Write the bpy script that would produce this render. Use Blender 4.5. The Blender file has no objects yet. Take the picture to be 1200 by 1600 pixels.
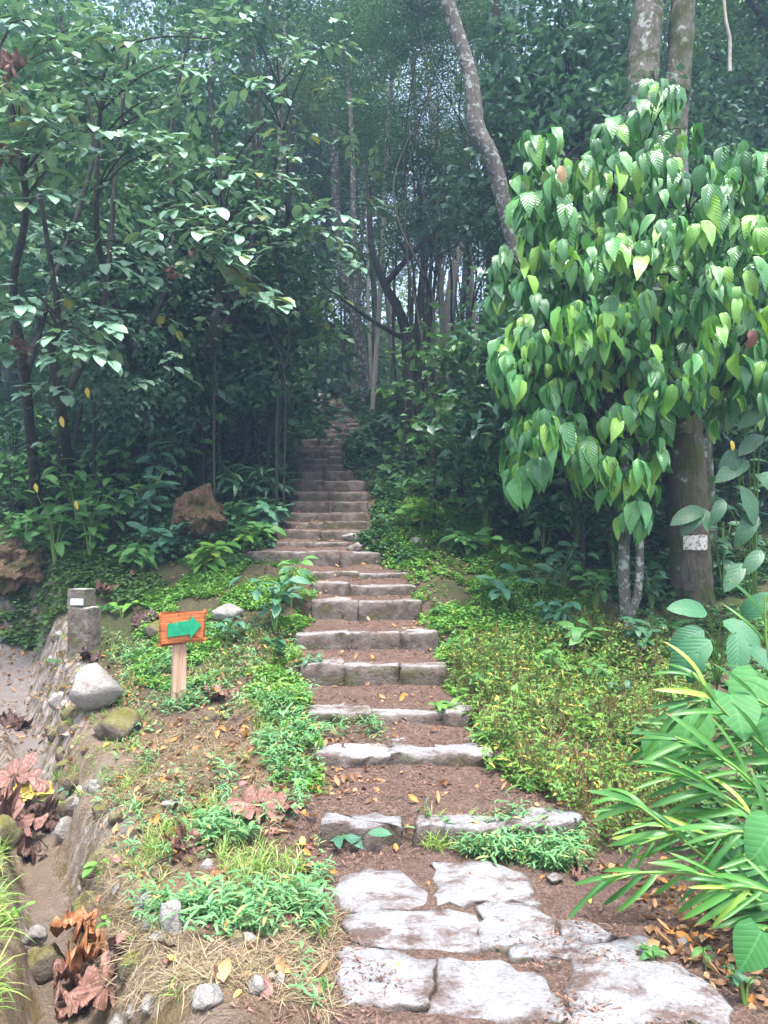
import bpy, bmesh, math, random
import numpy as np
from math import radians, sin, cos, pi
from mathutils import Matrix, Vector
random.seed(7); rng = np.random.default_rng(11)
S = bpy.context.scene
COL = S.collection

# ------------------------------------------------------------------ camera, sky, sun, exposure
PITCH = math.atan(50 / 1156)
CAMZ = 1.6
cd = bpy.data.cameras.new('camera'); cam = bpy.data.objects.new('camera', cd); COL.objects.link(cam)
cam.location = (0, 0, CAMZ); cam.rotation_euler = (pi / 2 + PITCH, 0, 0)
cd.sensor_fit = 'VERTICAL'; cd.sensor_height = 36; cd.lens = 26.0; cd.clip_start = .05; cd.clip_end = 600
S.camera = cam
W = bpy.data.worlds.new('World'); S.world = W; W.use_nodes = True
nt = W.node_tree
sky = nt.nodes.new('ShaderNodeTexSky'); sky.sky_type = 'NISHITA'; sky.sun_disc = False
SUN_EL, SUN_AZ = 72, 165            # azimuth clockwise from +Y: behind the camera, a little to its right
sky.sun_elevation = radians(SUN_EL); sky.sun_rotation = radians(SUN_AZ)
sky.air_density = 1.0; sky.dust_density = 4.0; sky.ozone_density = 1.0
bg = nt.nodes['Background']; bg.inputs['Strength'].default_value = .13
hs_ = nt.nodes.new('ShaderNodeHueSaturation'); hs_.inputs['Saturation'].default_value = .8      # thin overcast
nt.links.new(sky.outputs[0], hs_.inputs['Color']); nt.links.new(hs_.outputs[0], bg.inputs[0])
sl = bpy.data.lights.new('sun', 'SUN'); so = bpy.data.objects.new('sun', sl); COL.objects.link(so)
sl.energy = 1.5; sl.angle = radians(10); sl.color = (1, .98, .96)
sd = Vector((sin(radians(SUN_AZ)) * cos(radians(SUN_EL)), cos(radians(SUN_AZ)) * cos(radians(SUN_EL)), sin(radians(SUN_EL))))
so.rotation_euler = sd.to_track_quat('Z', 'Y').to_euler(); so.location = (0, -5, 30)
S.view_settings.view_transform = 'Standard'; S.view_settings.look = 'None'
S.view_settings.gamma = 1; S.view_settings.use_curve_mapping = False
S.view_settings.exposure = 2.3
c = S.cycles
c.max_bounces = 6; c.diffuse_bounces = 4; c.glossy_bounces = 2; c.transmission_bounces = 3; c.transparent_max_bounces = 4
c.use_denoising = True; c.caustics_reflective = False; c.caustics_refractive = False
c.volume_bounces = 0

# ------------------------------------------------------------------ small tools
FX = 1156.0
def P(px, py, d):
    """world point seen at photo pixel (px,py) and lying d metres ahead"""
    u = (px - 600) / FX; v = (800 - py) / FX
    y = cos(PITCH) - v * sin(PITCH); z = sin(PITCH) + v * cos(PITCH)
    k = d / y
    return np.array((u * k, d, CAMZ + z * k))

def hash2(ix, iy, s):
    h = (ix * 374761393 + iy * 668265263 + s * 974634777) & 0xffffffff
    h = ((h ^ (h >> 13)) * 1274126177) & 0xffffffff
    return ((h ^ (h >> 16)) & 0xffff) / 65535.0
def noise2(x, y, s=0):
    x = np.asarray(x, float); y = np.asarray(y, float)
    ix = np.floor(x).astype(np.int64); iy = np.floor(y).astype(np.int64)
    fx = x - ix; fy = y - iy
    fx = fx * fx * (3 - 2 * fx); fy = fy * fy * (3 - 2 * fy)
    a = hash2(ix, iy, s); b = hash2(ix + 1, iy, s); c_ = hash2(ix, iy + 1, s); d = hash2(ix + 1, iy + 1, s)
    return (a * (1 - fx) + b * fx) * (1 - fy) + (c_ * (1 - fx) + d * fx) * fy - .5
def fbm(x, y, f, n=3, s=0):
    r = 0; a = 1
    for k in range(n):
        r = r + a * noise2(x * f, y * f, s + k); f *= 2.1; a *= .5
    return r
def sstep(a, b, x):
    t = np.clip((x - a) / (b - a), 0, 1); return t * t * (3 - 2 * t)

def np_mesh(name, V, F, mat=None, uv=None, smooth=True):
    V = np.asarray(V, np.float32); F = np.asarray(F, np.int32)
    me = bpy.data.meshes.new(name)
    k = F.shape[1]
    me.vertices.add(len(V)); me.vertices.foreach_set('co', V.ravel())
    me.loops.add(F.size); me.loops.foreach_set('vertex_index', F.ravel())
    me.polygons.add(len(F)); me.polygons.foreach_set('loop_start', np.arange(0, F.size, k, dtype=np.int32))
    me.polygons.foreach_set('use_smooth', np.full(len(F), smooth))
    me.update(calc_edges=True)
    if uv is not None:
        l = me.uv_layers.new(name='UVMap'); l.data.foreach_set('uv', np.asarray(uv, np.float32)[F.ravel()].ravel())
    if mat: me.materials.append(mat)
    return me
def link(name, me, parent=None, M=None):
    o = bpy.data.objects.new(name, me); COL.objects.link(o)
    if parent is not None: o.parent = parent
    if M is not None: o.matrix_basis = M
    return o
def tag(o, label, cat=None, group=None, kind=None):
    if label: o['label'] = label
    if cat: o['category'] = cat
    if group: o['group'] = group
    if kind: o['kind'] = kind
    return o
def empty(name, loc, label, cat, group=None, rz=0):
    o = bpy.data.objects.new(name, None); COL.objects.link(o); o.empty_display_size = .05
    o.location = tuple(float(v) for v in loc); o.rotation_euler = (0, 0, rz)
    return tag(o, label, cat, group)
def norm(v):
    v = np.asarray(v, float); return v / (np.linalg.norm(v) + 1e-9)
def basis(d, up):
    Y = norm(d); X = np.cross(Y, up); X = X / (np.linalg.norm(X) + 1e-9); Z = np.cross(X, Y)
    return np.stack([X, Y, Z], 1)
def mat4(loc, R, s=1.0):
    M = Matrix.Identity(4)
    for i in range(3):
        for j in range(3): M[i][j] = float(R[i][j]) * s
        M[i][3] = float(loc[i])
    return M

# ------------------------------------------------------------------ materials
def ramp(nt, fac, stops):
    r = nt.nodes.new('ShaderNodeValToRGB'); nt.links.new(fac, r.inputs[0])
    el = r.color_ramp.elements
    while len(el) < len(stops): el.new(.5)
    for e, (p, cc) in zip(el, stops):
        e.position = p; e.color = (*cc, 1) if len(cc) == 3 else cc
    return r.outputs[0]
def nnoise(nt, vec, scale, detail=3, rough=.55, dist=0):
    n = nt.nodes.new('ShaderNodeTexNoise'); n.inputs['Scale'].default_value = scale
    n.inputs['Detail'].default_value = detail; n.inputs['Roughness'].default_value = rough
    n.inputs['Distortion'].default_value = dist
    nt.links.new(vec, n.inputs['Vector']); return n.outputs['Fac']
def mixc(nt, fac, a, b, mode='MIX'):
    m = nt.nodes.new('ShaderNodeMix'); m.data_type = 'RGBA'; m.blend_type = mode
    def setin(i, v):
        if isinstance(v, (tuple, list)): m.inputs[i].default_value = (*v, 1)
        elif isinstance(v, float): m.inputs[i].default_value = v
        else: nt.links.new(v, m.inputs[i])
    setin(0, fac); setin(6, a); setin(7, b)
    return m.outputs[2]
def mathn(nt, op, a, b=0.0, c_=None):
    m = nt.nodes.new('ShaderNodeMath'); m.operation = op
    for i, v in enumerate((a, b, c_)):
        if v is None: continue
        if isinstance(v, (int, float)): m.inputs[i].default_value = v
        else: nt.links.new(v, m.inputs[i])
    return m.outputs[0]
def base_mat(name, rough=.8, spec=.3):
    m = bpy.data.materials.new(name); m.use_nodes = True; t = m.node_tree
    b = t.nodes['Principled BSDF']; b.inputs['Roughness'].default_value = rough
    b.inputs['Specular IOR Level'].default_value = spec
    return m, t, b
def bumpn(t, b, h, strength, dist=.02):
    n = t.nodes.new('ShaderNodeBump'); n.inputs['Strength'].default_value = strength; n.inputs['Distance'].default_value = dist
    t.links.new(h, n.inputs['Height']); t.links.new(n.outputs[0], b.inputs['Normal'])

def leaf_mat(name, a, b_, rough=.45, spec=.5, veins=7, bump=.35, transl=.25, yellow=None, holes=False, spots=None, tip=None, spot_at=.6):
    """leaf: hue varies leaf by leaf, side veins in relief, part of the light passes through"""
    m, t, b = base_mat(name, rough, spec)
    geo = t.nodes.new('ShaderNodeNewGeometry'); oi = t.nodes.new('ShaderNodeObjectInfo')
    r = mathn(t, 'FRACT', mathn(t, 'ADD', geo.outputs['Random Per Island'], oi.outputs['Random']))
    stops = [(0, a), (1, b_)] if yellow is None else [(0, a), (1 - yellow[1] - .04, b_), (1 - yellow[1], yellow[0])]
    col = ramp(t, r, stops)
    uv = t.nodes.new('ShaderNodeUVMap'); sep = t.nodes.new('ShaderNodeSeparateXYZ'); t.links.new(uv.outputs[0], sep.inputs[0])
    u = mathn(t, 'ABSOLUTE', mathn(t, 'SUBTRACT', sep.outputs[0], .5))
    if veins:
        ph = mathn(t, 'SUBTRACT', mathn(t, 'MULTIPLY', sep.outputs[1], veins * 1.0), mathn(t, 'MULTIPLY', u, veins * .7))
        w = mathn(t, 'ABSOLUTE', mathn(t, 'SUBTRACT', mathn(t, 'FRACT', ph), .5))     # 0.5 at vein
        vein = mathn(t, 'GREATER_THAN', w, .44)
        mid = mathn(t, 'LESS_THAN', u, .022)
        vm = mathn(t, 'MAXIMUM', vein, mid)
        lighter = mixc(t, .5, col, tuple(min(1, x * 1.6 + .02) for x in b_))
        col = mixc(t, mathn(t, 'MULTIPLY', vm, .55), col, lighter)
        hgt = mathn(t, 'SUBTRACT', mathn(t, 'MULTIPLY', mathn(t, 'POWER', mathn(t, 'MULTIPLY', w, 2), 2), -1), mathn(t, 'MULTIPLY', mid, .6))
        bumpn(t, b, hgt, bump, .006)
    tc = t.nodes.new('ShaderNodeTexCoord')
    if spots:
        n = nnoise(t, tc.outputs['Object'], 22, 4)
        col = mixc(t, ramp(t, n, [(spot_at, (0, 0, 0)), (spot_at + .06, (1, 1, 1))]), col, spots)
    if tip: col = mixc(t, ramp(t, sep.outputs[1], [(.90, (0, 0, 0)), (.96, (1, 1, 1))]), col, tip)
    t.links.new(col, b.inputs['Base Color'])
    tr = t.nodes.new('ShaderNodeBsdfTranslucent'); mx = t.nodes.new('ShaderNodeMixShader'); mx.inputs[0].default_value = transl
    t.links.new(mixc(t, 1.0, col, (1.0, 1.0, .55), 'MULTIPLY'), tr.inputs[0])
    t.links.new(b.outputs[0], mx.inputs[1]); t.links.new(tr.outputs[0], mx.inputs[2])
    t.links.new(mx.outputs[0], t.nodes['Material Output'].inputs[0])
    return m

M_shrub = leaf_mat('glossy_green_leaf', (.04, .16, .05), (.11, .34, .08), .30, .8, 8, .5, .28, ((.26, .50, .07), .16), spots=(.10, .12, .03), spot_at=.66)
M_leftleaf = leaf_mat('skylit_oval_leaf', (.12, .26, .17), (.22, .38, .25), .36, .8, 6, .35, .22, ((.32, .34, .08), .02), spots=(.10, .10, .04))  # pale base colour holds sky reflection and light from above
M_forest = leaf_mat('forest_leaf', (.03, .09, .035), (.10, .23, .08), .42, .55, 0, 0, .3)
M_forest2 = leaf_mat('forest_leaf_blue', (.03, .10, .06), (.10, .22, .14), .4, .6, 0, 0, .3)
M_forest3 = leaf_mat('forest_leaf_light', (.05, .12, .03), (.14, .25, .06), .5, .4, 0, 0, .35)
M_dark = leaf_mat('dark_understory_leaf', (.03, .095, .045), (.07, .18, .08), .42, .45, 6, .2, .2)
M_young = leaf_mat('fresh_green_leaf', (.05, .17, .045), (.13, .30, .07), .42, .5, 7, .4, .3)
M_teal = leaf_mat('bluish_green_leaf', (.05, .15, .09), (.09, .23, .13), .4, .5, 6, .5, .2)
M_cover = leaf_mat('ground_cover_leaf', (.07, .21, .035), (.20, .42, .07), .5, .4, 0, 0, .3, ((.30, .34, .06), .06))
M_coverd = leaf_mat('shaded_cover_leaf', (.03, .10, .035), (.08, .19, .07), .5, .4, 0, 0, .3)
M_weed = leaf_mat('weed_leaf', (.07, .18, .04), (.20, .36, .07), .5, .4, 0, 0, .3, ((.48, .38, .08), .07))
M_stalk = leaf_mat('dry_stalk', (.12, .075, .035), (.30, .19, .10), .7, .2, 0, 0, .1)
M_straw = leaf_mat('dry_straw', (.20, .155, .085), (.42, .34, .22), .7, .2, 0, 0, .2)
M_grass = leaf_mat('grass_blade', (.10, .26, .10), (.20, .42, .17), .45, .5, 0, 0, .3, ((.42, .38, .15), .07))
M_grassy = leaf_mat('yellow_green_grass', (.12, .25, .04), (.28, .44, .09), .45, .5, 0, 0, .3, ((.5, .45, .2), .12))
M_ginger = leaf_mat('ginger_leaf', (.035, .14, .03), (.10, .30, .05), .38, .5, 0, 0, .3, ((.34, .50, .08), .04), tip=(.30, .16, .06))
M_heart = leaf_mat('heart_leaf', (.04, .165, .045), (.08, .26, .07), .5, .3, 7, .12, .25, spots=(.12, .10, .03), spot_at=.64)
M_quilt = leaf_mat('quilted_leaf', (.03, .12, .055), (.055, .18, .08), .5, .3, 9, .25, .15, spots=(.05, .09, .03), spot_at=.62)
M_fern = leaf_mat('fern_pinna', (.06, .19, .06), (.12, .30, .09), .5, .4, 0, 0, .3)
M_mauve = leaf_mat('mauve_dead_leaf', (.22, .10, .085), (.30, .15, .13), .5, .4, 0, 0, .1)
M_orange = leaf_mat('orange_dead_leaf', (.42, .15, .04), (.5, .22, .08), .6, .3, 0, 0, .15)
M_brownl = leaf_mat('dark_brown_dead_leaf', (.07, .035, .025), (.13, .065, .045), .55, .4, 0, 0, .1)
M_yellow = leaf_mat('yellow_dead_leaf', (.62, .46, .05), (.65, .52, .12), .5, .4, 6, .3, .2)
M_tan = leaf_mat('tan_dead_leaf', (.38, .24, .11), (.5, .36, .2), .6, .3, 5, .3, .15)
M_frag = leaf_mat('dead_leaf_fragment', (.14, .07, .035), (.42, .26, .13), .7, .25, 0, 0, .1, ((.50, .22, .06), .15))
M_litter = leaf_mat('needle_litter', (.07, .04, .03), (.27, .16, .115), .8, .2, 0, 0, 0.02)

def bark_mat(name, c1, c2, lichen=None, lich_amt=.6, moss=None, scale=8, obj=True):
    m, t, b = base_mat(name, .9, .2)
    tc = t.nodes.new('ShaderNodeTexCoord'); mp = t.nodes.new('ShaderNodeMapping'); mp.inputs['Scale'].default_value = (1, 1, .25)
    t.links.new(tc.outputs['Object'], mp.inputs['Vector'])
    n = nnoise(t, mp.outputs[0], scale * 3, 5, .65)
    col = ramp(t, n, [(.3, c1), (.7, c2)])
    if lichen:
        n2 = nnoise(t, tc.outputs['Object'], scale, 4, .6, .4)
        col = mixc(t, ramp(t, n2, [(lich_amt, (0, 0, 0)), (lich_amt + .05, (1, 1, 1))]), col, lichen)
    if moss:
        n3 = nnoise(t, tc.outputs['Object'], scale * .45, 5, .65)
        col = mixc(t, ramp(t, n3, [(.45, (0, 0, 0)), (.6, (1, 1, 1))]), col, moss)
    nb_ = nnoise(t, mp.outputs[0], scale * 9, 4, .7); t.links.new(col, b.inputs['Base Color']); bumpn(t, b, mathn(t, 'ADD', n, mathn(t, 'MULTIPLY', nb_, .5)), 1.0, .06)
    return m
M_bark = bark_mat('dark_bark', (.03, .03, .024), (.10, .098, .078), (.2, .22, .18), .64)
M_barkl = bark_mat('lichen_bark', (.09, .082, .068), (.25, .225, .19), (.44, .47, .43), .55, scale=13)
M_barkm = bark_mat('mossy_bark', (.09, .08, .062), (.26, .235, .19), (.45, .48, .43), .56, (.07, .085, .025), scale=8)
M_stump = bark_mat('stump_bark', (.07, .058, .045), (.20, .165, .13), (.42, .42, .38), .64, (.08, .09, .03), scale=7)
M_earth = bark_mat('crumbling_brown_earth', (.10, .06, .038), (.30, .19, .12), None, moss=(.10, .10, .035), scale=5)
M_pale = bark_mat('pale_bark', (.30, .27, .22), (.55, .50, .43), None, scale=5)
M_twig = bark_mat('twig_bark', (.03, .03, .022), (.09, .088, .065))
M_gstem, _t, _b = base_mat('green_stem', .5, .4); _b.inputs['Base Color'].default_value = (.14, .25, .05, 1)

def stone_mat(name, c1, c2, dirt, dirt_amt, moss_side=True, stain=.5):
    m, t, b = base_mat(name, .85, .3)
    tc = t.nodes.new('ShaderNodeTexCoord'); g = t.nodes.new('ShaderNodeNewGeometry')
    pos = g.outputs['Position']
    n = nnoise(t, pos, 3.5, 6, .6); nf = nnoise(t, pos, 60, 4, .7)
    col = ramp(t, n, [(.3, c1), (.7, c2)])
    col = mixc(t, .35, col, ramp(t, nf, [(.3, tuple(x * .55 for x in c1)), (.6, c2)]))
    pits = nnoise(t, pos, 110, 2, .5)
    col = mixc(t, ramp(t, pits, [(.24, (1, 1, 1)), (.30, (0, 0, 0))]), col, tuple(x * .45 for x in c1))
    mp = t.nodes.new('ShaderNodeMapping'); mp.inputs['Scale'].default_value = (1, 1.5, 1.5); t.links.new(pos, mp.inputs[0])
    nd = nnoise(t, mp.outputs[0], 3.4, 12, .76, .15)
    col = mixc(t, ramp(t, nd, [(dirt_amt, (0, 0, 0)), (dirt_amt + .11, (1, 1, 1))]), col, mixc(t, nf, tuple(x * .6 for x in dirt), tuple(x * 1.4 for x in dirt)))
    if moss_side:
        s = t.nodes.new('ShaderNodeSeparateXYZ'); t.links.new(g.outputs['Normal'], s.inputs[0])
        side = ramp(t, s.outputs[2], [(.3, (1, 1, 1)), (.75, (0, 0, 0))])
        nm = nnoise(t, pos, 7, 6, .7)
        side2 = mixc(t, 1.0, side, ramp(t, nm, [(.30, (.62, .62, .62)), (.55, (1, 1, 1))]), 'MULTIPLY')
        mossc = ramp(t, nnoise(t, pos, 5, 4), [(.33, (.20, .16, .135)), (.52, (.10, .075, .06)), (.64, (.09, .085, .035))])
        col = mixc(t, side2, col, mossc)
    t.links.new(col, b.inputs['Base Color'])
    nb_ = nnoise(t, pos, 18, 6, .7); h = mathn(t, 'ADD', mathn(t, 'ADD', mathn(t, 'MULTIPLY', nf, .35), n), nb_); bumpn(t, b, h, 1.0, .035)
    return m
M_slab = stone_mat('pale_weathered_stone', (.21, .207, .205), (.42, .415, .42), (.13, .088, .075), .49)
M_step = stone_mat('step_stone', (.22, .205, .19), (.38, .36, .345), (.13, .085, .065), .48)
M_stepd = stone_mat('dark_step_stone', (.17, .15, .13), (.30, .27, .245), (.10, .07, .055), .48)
M_rock = stone_mat('field_stone', (.24, .225, .205), (.40, .38, .35), (.2, .15, .11), .56, moss_side=False)
M_mrock = stone_mat('mossy_stone', (.16, .14, .08), (.26, .23, .12), (.14, .13, .03), .45)

def ground_mat():
    m, t, b = base_mat('forest_soil', .92, .2)
    g = t.nodes.new('ShaderNodeNewGeometry'); pos = g.outputs['Position']
    n1 = nnoise(t, pos, 1.3, 5, .6); n2 = nnoise(t, pos, 14, 5, .7); n3 = nnoise(t, pos, 75, 4, .7)
    soil = ramp(t, n2, [(.3, (.08, .05, .038)), (.5, (.17, .105, .08)), (.7, (.30, .20, .155))])
    spk = ramp(t, n3, [(.35, (.05, .032, .025)), (.5, (.17, .11, .085)), (.62, (.40, .28, .21))])
    col = mixc(t, .5, soil, spk)
    at = t.nodes.new('ShaderNodeAttribute'); at.attribute_name = 'zone'; sp = t.nodes.new('ShaderNodeSeparateColor'); t.links.new(at.outputs['Color'], sp.inputs[0])
    # R = ditch wall and floor, G = green cover, B = dry straw bank
    mw = t.nodes.new('ShaderNodeMapping'); mw.inputs['Scale'].default_value = (9, 9, 1.6); t.links.new(pos, mw.inputs[0]); nw = nnoise(t, mw.outputs[0], 1.6, 7, .7, .5)
    wall = mixc(t, ramp(t, nnoise(t, pos, 5, 6, .7), [(.5, (0, 0, 0)), (.6, (1, 1, 1))]), ramp(t, nw, [(.32, (.10, .075, .06)), (.46, (.26, .21, .17)), (.60, (.52, .46, .41))]), (.15, .125, .04))
    sn = t.nodes.new('ShaderNodeSeparateXYZ'); t.links.new(g.outputs['True Normal'], sn.inputs[0])
    flr = mixc(t, n3, mixc(t, n2, (.16, .14, .125), (.30, .26, .24)), (.42, .37, .345))
    col = mixc(t, sp.outputs[0], col, mixc(t, ramp(t, sn.outputs[2], [(.72, (0, 0, 0)), (.93, (1, 1, 1))]), wall, flr))
    gr = mixc(t, n3, (.035, .05, .015), (.10, .12, .04))
    gm = mathn(t, 'MULTIPLY', sp.outputs[1], ramp(t, n1, [(.3, (.4, .4, .4)), (.6, (1, 1, 1))]))
    col = mixc(t, gm, col, gr)
    st = mixc(t, n3, (.16, .10, .06), (.42, .30, .16))
    col = mixc(t, mathn(t, 'MULTIPLY', sp.outputs[2], .6), col, st)
    t.links.new(col, b.inputs['Base Color'])
    bumpn(t, b, mathn(t, 'ADD', mathn(t, 'ADD', n3, mathn(t, 'MULTIPLY', n2, 1.5)), mathn(t, 'MULTIPLY', mathn(t, 'MULTIPLY', nw, sp.outputs[0]), 2.5)), 1.0, .035)
    return m
M_ground = ground_mat()

# ------------------------------------------------------------------ the steps (photo row of the front edge, distance, list of stone joints)
STEPS = [  # py, d, [joints px]
 (1283, 4.00, [500, 633, 647, 800, 905]),
 (1178, 4.85, [495, 608, 766]),
 (1113, 5.45, [480, 580, 692, 738]),
 (1040, 6.30, [470, 537, 625, 697]),
 (988, 6.95, [462, 545, 626, 686]),
 (940, 7.70, [487, 560, 656]),
 (912, 8.20, [487, 545, 650]),
 (892, 8.65, [485, 560, 640]),
 (860, 9.20, [385, 480, 530, 595]),
 (848, 9.55, [430, 490, 545]),
 (827, 9.95, [430, 500, 568]),
 (815, 10.3, [437, 505, 572]),
 (800, 10.7, [453, 515, 573]),
 (782, 11.1, [455, 512, 518, 576]),
 (767, 11.5, [460, 513, 576]),
 (751, 11.95, [462, 505, 571]),
 (736, 12.4, [463, 505, 552]),
 (724, 12.8, [462, 505, 537]),
 (715, 13.2, [460, 512, 534]),
 (704, 13.6, [460, 500, 534]),
 (696, 14.0, [460, 505, 532]),
 (687, 14.4, [470, 510, 533]),
 (677, 15.0, [500, 528, 558]),
 (669, 15.5, [508, 535, 562]),
 (662, 16.0, [510, 540, 562]),
 (655, 16.5, [508, 530, 560]),
 (648, 17.0, [505, 535, 556]),
 (641, 17.5, [498, 515, 550]),
 (634, 18.0, [490, 512, 545]),
 (627, 18.6, [483, 507, 533]),
]
sy = np.array([2.50] + [s[1] for s in STEPS])
sz = np.array([0.0] + [P(600, s[0], s[1])[2] for s in STEPS])
sxc = np.array([(830 - 600) / FX * 2.5] + [((s[2][0] + s[2][-1]) / 2 - 600) / FX * s[1] for s in STEPS])
sw = np.array([.64] + [(s[2][-1] - s[2][0]) / 2 / FX * s[1] for s in STEPS])

# ------------------------------------------------------------------ terrain: a smooth surface through known points
CTRL = [(300,1590,2.5),(420,1400,3.36),(400,1280,4.2),(400,1170,5.1),(280,1100,6.0),(420,1050,6.3),(150,1100,6.3),
 (130,1010,7.6),(350,950,7.8),(250,900,9),(450,900,8.5),(300,850,9.8),(100,920,8.8),(20,960,8),(200,800,11),(400,830,10.1),
 (0,850,10),(420,740,12.5),(400,680,14.5),(300,700,14),(150,700,14),(0,700,14),(420,640,18),(480,625,19),
 (900,1590,2.5),(1100,1500,2.9),(1000,1300,4.1),(900,1200,4.9),(1150,1300,4.1),(900,1080,6.3),(760,1080,6),
 (1000,1000,7.2),(1080,940,8.3),(1180,1000,7.4),(750,930,8),(700,900,8.7),(900,900,8.8),(640,830,10),(750,800,10.8),
 (620,760,11.8),(700,700,13.5),(640,670,14.8),(800,700,13.5),(1000,800,11.5),(1200,850,10.5)]
cp = [P(*k) for k in CTRL] + [np.array((a, b, z_)) for a, b, z_ in zip(sxc[1:], sy[1:], sz[1:])]
cp += [np.array(v, float) for v in [(-2.5,0,-.1),(0,0,-.12),(2.5,0,-.05),(0,-12,-.8),(-12,-12,-1),(12,-12,-.6),(-8,4,.1),(8,4,.3),(-14,10,2),(14,10,2.3),
   (-10,20,5.4),(0,24,5.9),(10,20,5.6),(0,32,9.4),(-20,32,9.5),(20,32,9.8),(0,44,14),(-25,44,14),(25,44,14),(-28,12,3),(28,12,3.5),(0,60,19),(-40,60,19),(40,60,19),(-60,0,1),(60,0,3)]]
cp = np.array(cp)
def _phi(r2): return np.where(r2 > 1e-9, .5 * r2 * np.log(r2 + 1e-12), 0)
n_ = len(cp)
K = _phi(((cp[:, None, :2] - cp[None, :, :2]) ** 2).sum(-1)) + np.eye(n_) * .25
A = np.zeros((n_ + 3, n_ + 3)); A[:n_, :n_] = K
A[:n_, n_] = 1; A[:n_, n_ + 1:] = cp[:, :2]; A[n_, :n_] = 1; A[n_ + 1:, :n_] = cp[:, :2].T
wt = np.linalg.solve(A, np.concatenate([cp[:, 2], np.zeros(3)]))
def tps(x, y):
    sh = x.shape; x = x.ravel(); y = y.ravel(); r = wt[n_] + wt[n_ + 1] * x + wt[n_ + 2] * y
    for i in range(n_): r = r + wt[i] * _phi((x - cp[i, 0]) ** 2 + (y - cp[i, 1]) ** 2)
    return r.reshape(sh)
def ditch_u(x, y):
    return x - (.55 - .49 * y + .10 * fbm(y, y * 0, 1.3, 2, 3))
def H(x, y, parts=False):
    x = np.atleast_1d(np.asarray(x, float)); y = np.atleast_1d(np.asarray(y, float))
    xb = np.clip(x, -70, 70); yb = np.clip(y, -30, 75)
    z = tps(xb, yb)
    z = z + .045 * fbm(x, y, 1.1, 3, 5) + .034 * fbm(x, y, 5, 4, 9) + np.where(y > 7, .12, 0) * sstep(7, 12, y) * fbm(x, y, .7, 3, 15)
    # ditch
    u = ditch_u(x, y); act = sstep(1.2, 1.6, y) * (1 - sstep(9.0, 10.5, y))
    u = u + .07 * fbm(x * 1.0, y, 3.2, 3, 51) * act
    dep = np.clip(z - (-.46 + .05 * (y - 3)), .42, .85); s_ = dep / .46
    us = np.where(u < 0, u / (1 + (s_ - 1) * .75), u)
    prof = np.interp(us, [-1.6, -.72, -.60, -.50, -.24, -.07, .02, .25], [0, -.0, -.17, -.96, -1.0, -.17, 0.0, 0])
    low_ = sstep(4.4, 5.6, y) * (1 - sstep(-.66, -.46, us)) * (1 - sstep(1.6, 3.2, -us))
    prof = prof * (1 - low_) + np.minimum(prof, -.86 + .10 * fbm(x, y, 3, 2, 71)) * low_
    z = z + prof * dep * act
    # path
    xc = np.interp(y, sy, sxc); hw = np.interp(y, sy, sw)
    k = np.clip(np.searchsorted(sy, y, side='right') - 1, 0, len(sy) - 1)
    zt = sz[k]
    y0 = sy[k]; zprev = sz[np.maximum(k - 1, 0)]
    tread = zprev - .02 + (zt - .022 - zprev + .02) * sstep(.06, .16, y - y0)
    tread = tread + .030 * sstep(.10, .26, y - y0 + .12 * noise2(x * 6, y * 3, 8)) + .020 * fbm(x, y, 6, 4, 21)
    ynx = sy[np.minimum(k + 1, len(sy) - 1)]
    tread = tread + (.035 + .05 * noise2(x * 4, y * 2, 61)) * (1 - sstep(0, .22, ynx - y)) * (y < 10) + .012 * noise2(x * 22, y * 22, 62)
    tread = np.where(k == 0, -.012 + .024 * fbm(x, y, 5, 4, 23), tread)
    front = 1 - sstep(2.50, 2.56, y)                      # ground just before the landing
    lat = sstep(hw - .02, hw + .30, np.abs(x - xc) + .08 * fbm(x, y, 4, 2, 31))
    inp = (y >= 2.5) & (y <= 19.2)
    wgt = np.where(inp, 1 - lat, 0)
    z = z * (1 - wgt) + tread * wgt
    inl = (1 - sstep(.75, 1.0, np.abs(x - .55))) * front * sstep(1.5, 2.2, y)
    z = z - .12 * inl
    if parts: return z, u, act, wgt
    return z
def h(x, y): return float(H(x, y)[0])
def G(px, py, off=0.0):
    """the ground point seen at a photo pixel"""
    d = np.linspace(2.0, 34, 900)
    u = (px - 600) / FX; v = (800 - py) / FX
    yy = cos(PITCH) - v * sin(PITCH); zz = sin(PITCH) + v * cos(PITCH)
    X = u * d / yy; Z = CAMZ + zz * d / yy
    hz = H(X, d); below = np.where(Z < hz)[0]
    i = below[0] if len(below) else len(d) - 1
    return np.array((X[i], d[i], hz[i] + off))

def axis(segs):
    out = [segs[0][0]]
    for a, b, st in segs:
        n = max(1, int(round((b - a) / st))); out += list(a + (b - a) * (np.arange(n) + 1) / n)
    return np.array(out)
gx = axis([(-60, -40, 5), (-40, -12, 1.5), (-12, -4.6, .2), (-4.6, -2.2, .045), (-2.2, 2.2, .035), (2.2, 4, .06), (4, 12, .25), (12, 40, 1.5), (40, 60, 5)])
gy = axis([(-20, -4, 2), (-4, 1.5, .3), (1.5, 5.6, .03), (5.6, 9.6, .04), (9.6, 19.5, .07), (19.5, 40, .8), (40, 75, 5)])
XX, YY = np.meshgrid(gx, gy)
ZZ, UU, AC, WG = H(XX, YY, True)
ny, nx = XX.shape
V = np.stack([XX.ravel(), YY.ravel(), ZZ.ravel()], 1)
idx = np.arange(ny * nx).reshape(ny, nx)
F = np.stack([idx[:-1, :-1].ravel(), idx[:-1, 1:].ravel(), idx[1:, 1:].ravel(), idx[1:, :-1].ravel()], 1)
gme = np_mesh('ground', V, F, M_ground)
lo_ = np.where(YY > 4.8, -3.2, -.75); zr = sstep(lo_, lo_ + .25, UU) * (1 - sstep(.0, .25, UU + .2 * fbm(XX, YY, 3, 2, 40))) * AC
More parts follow.
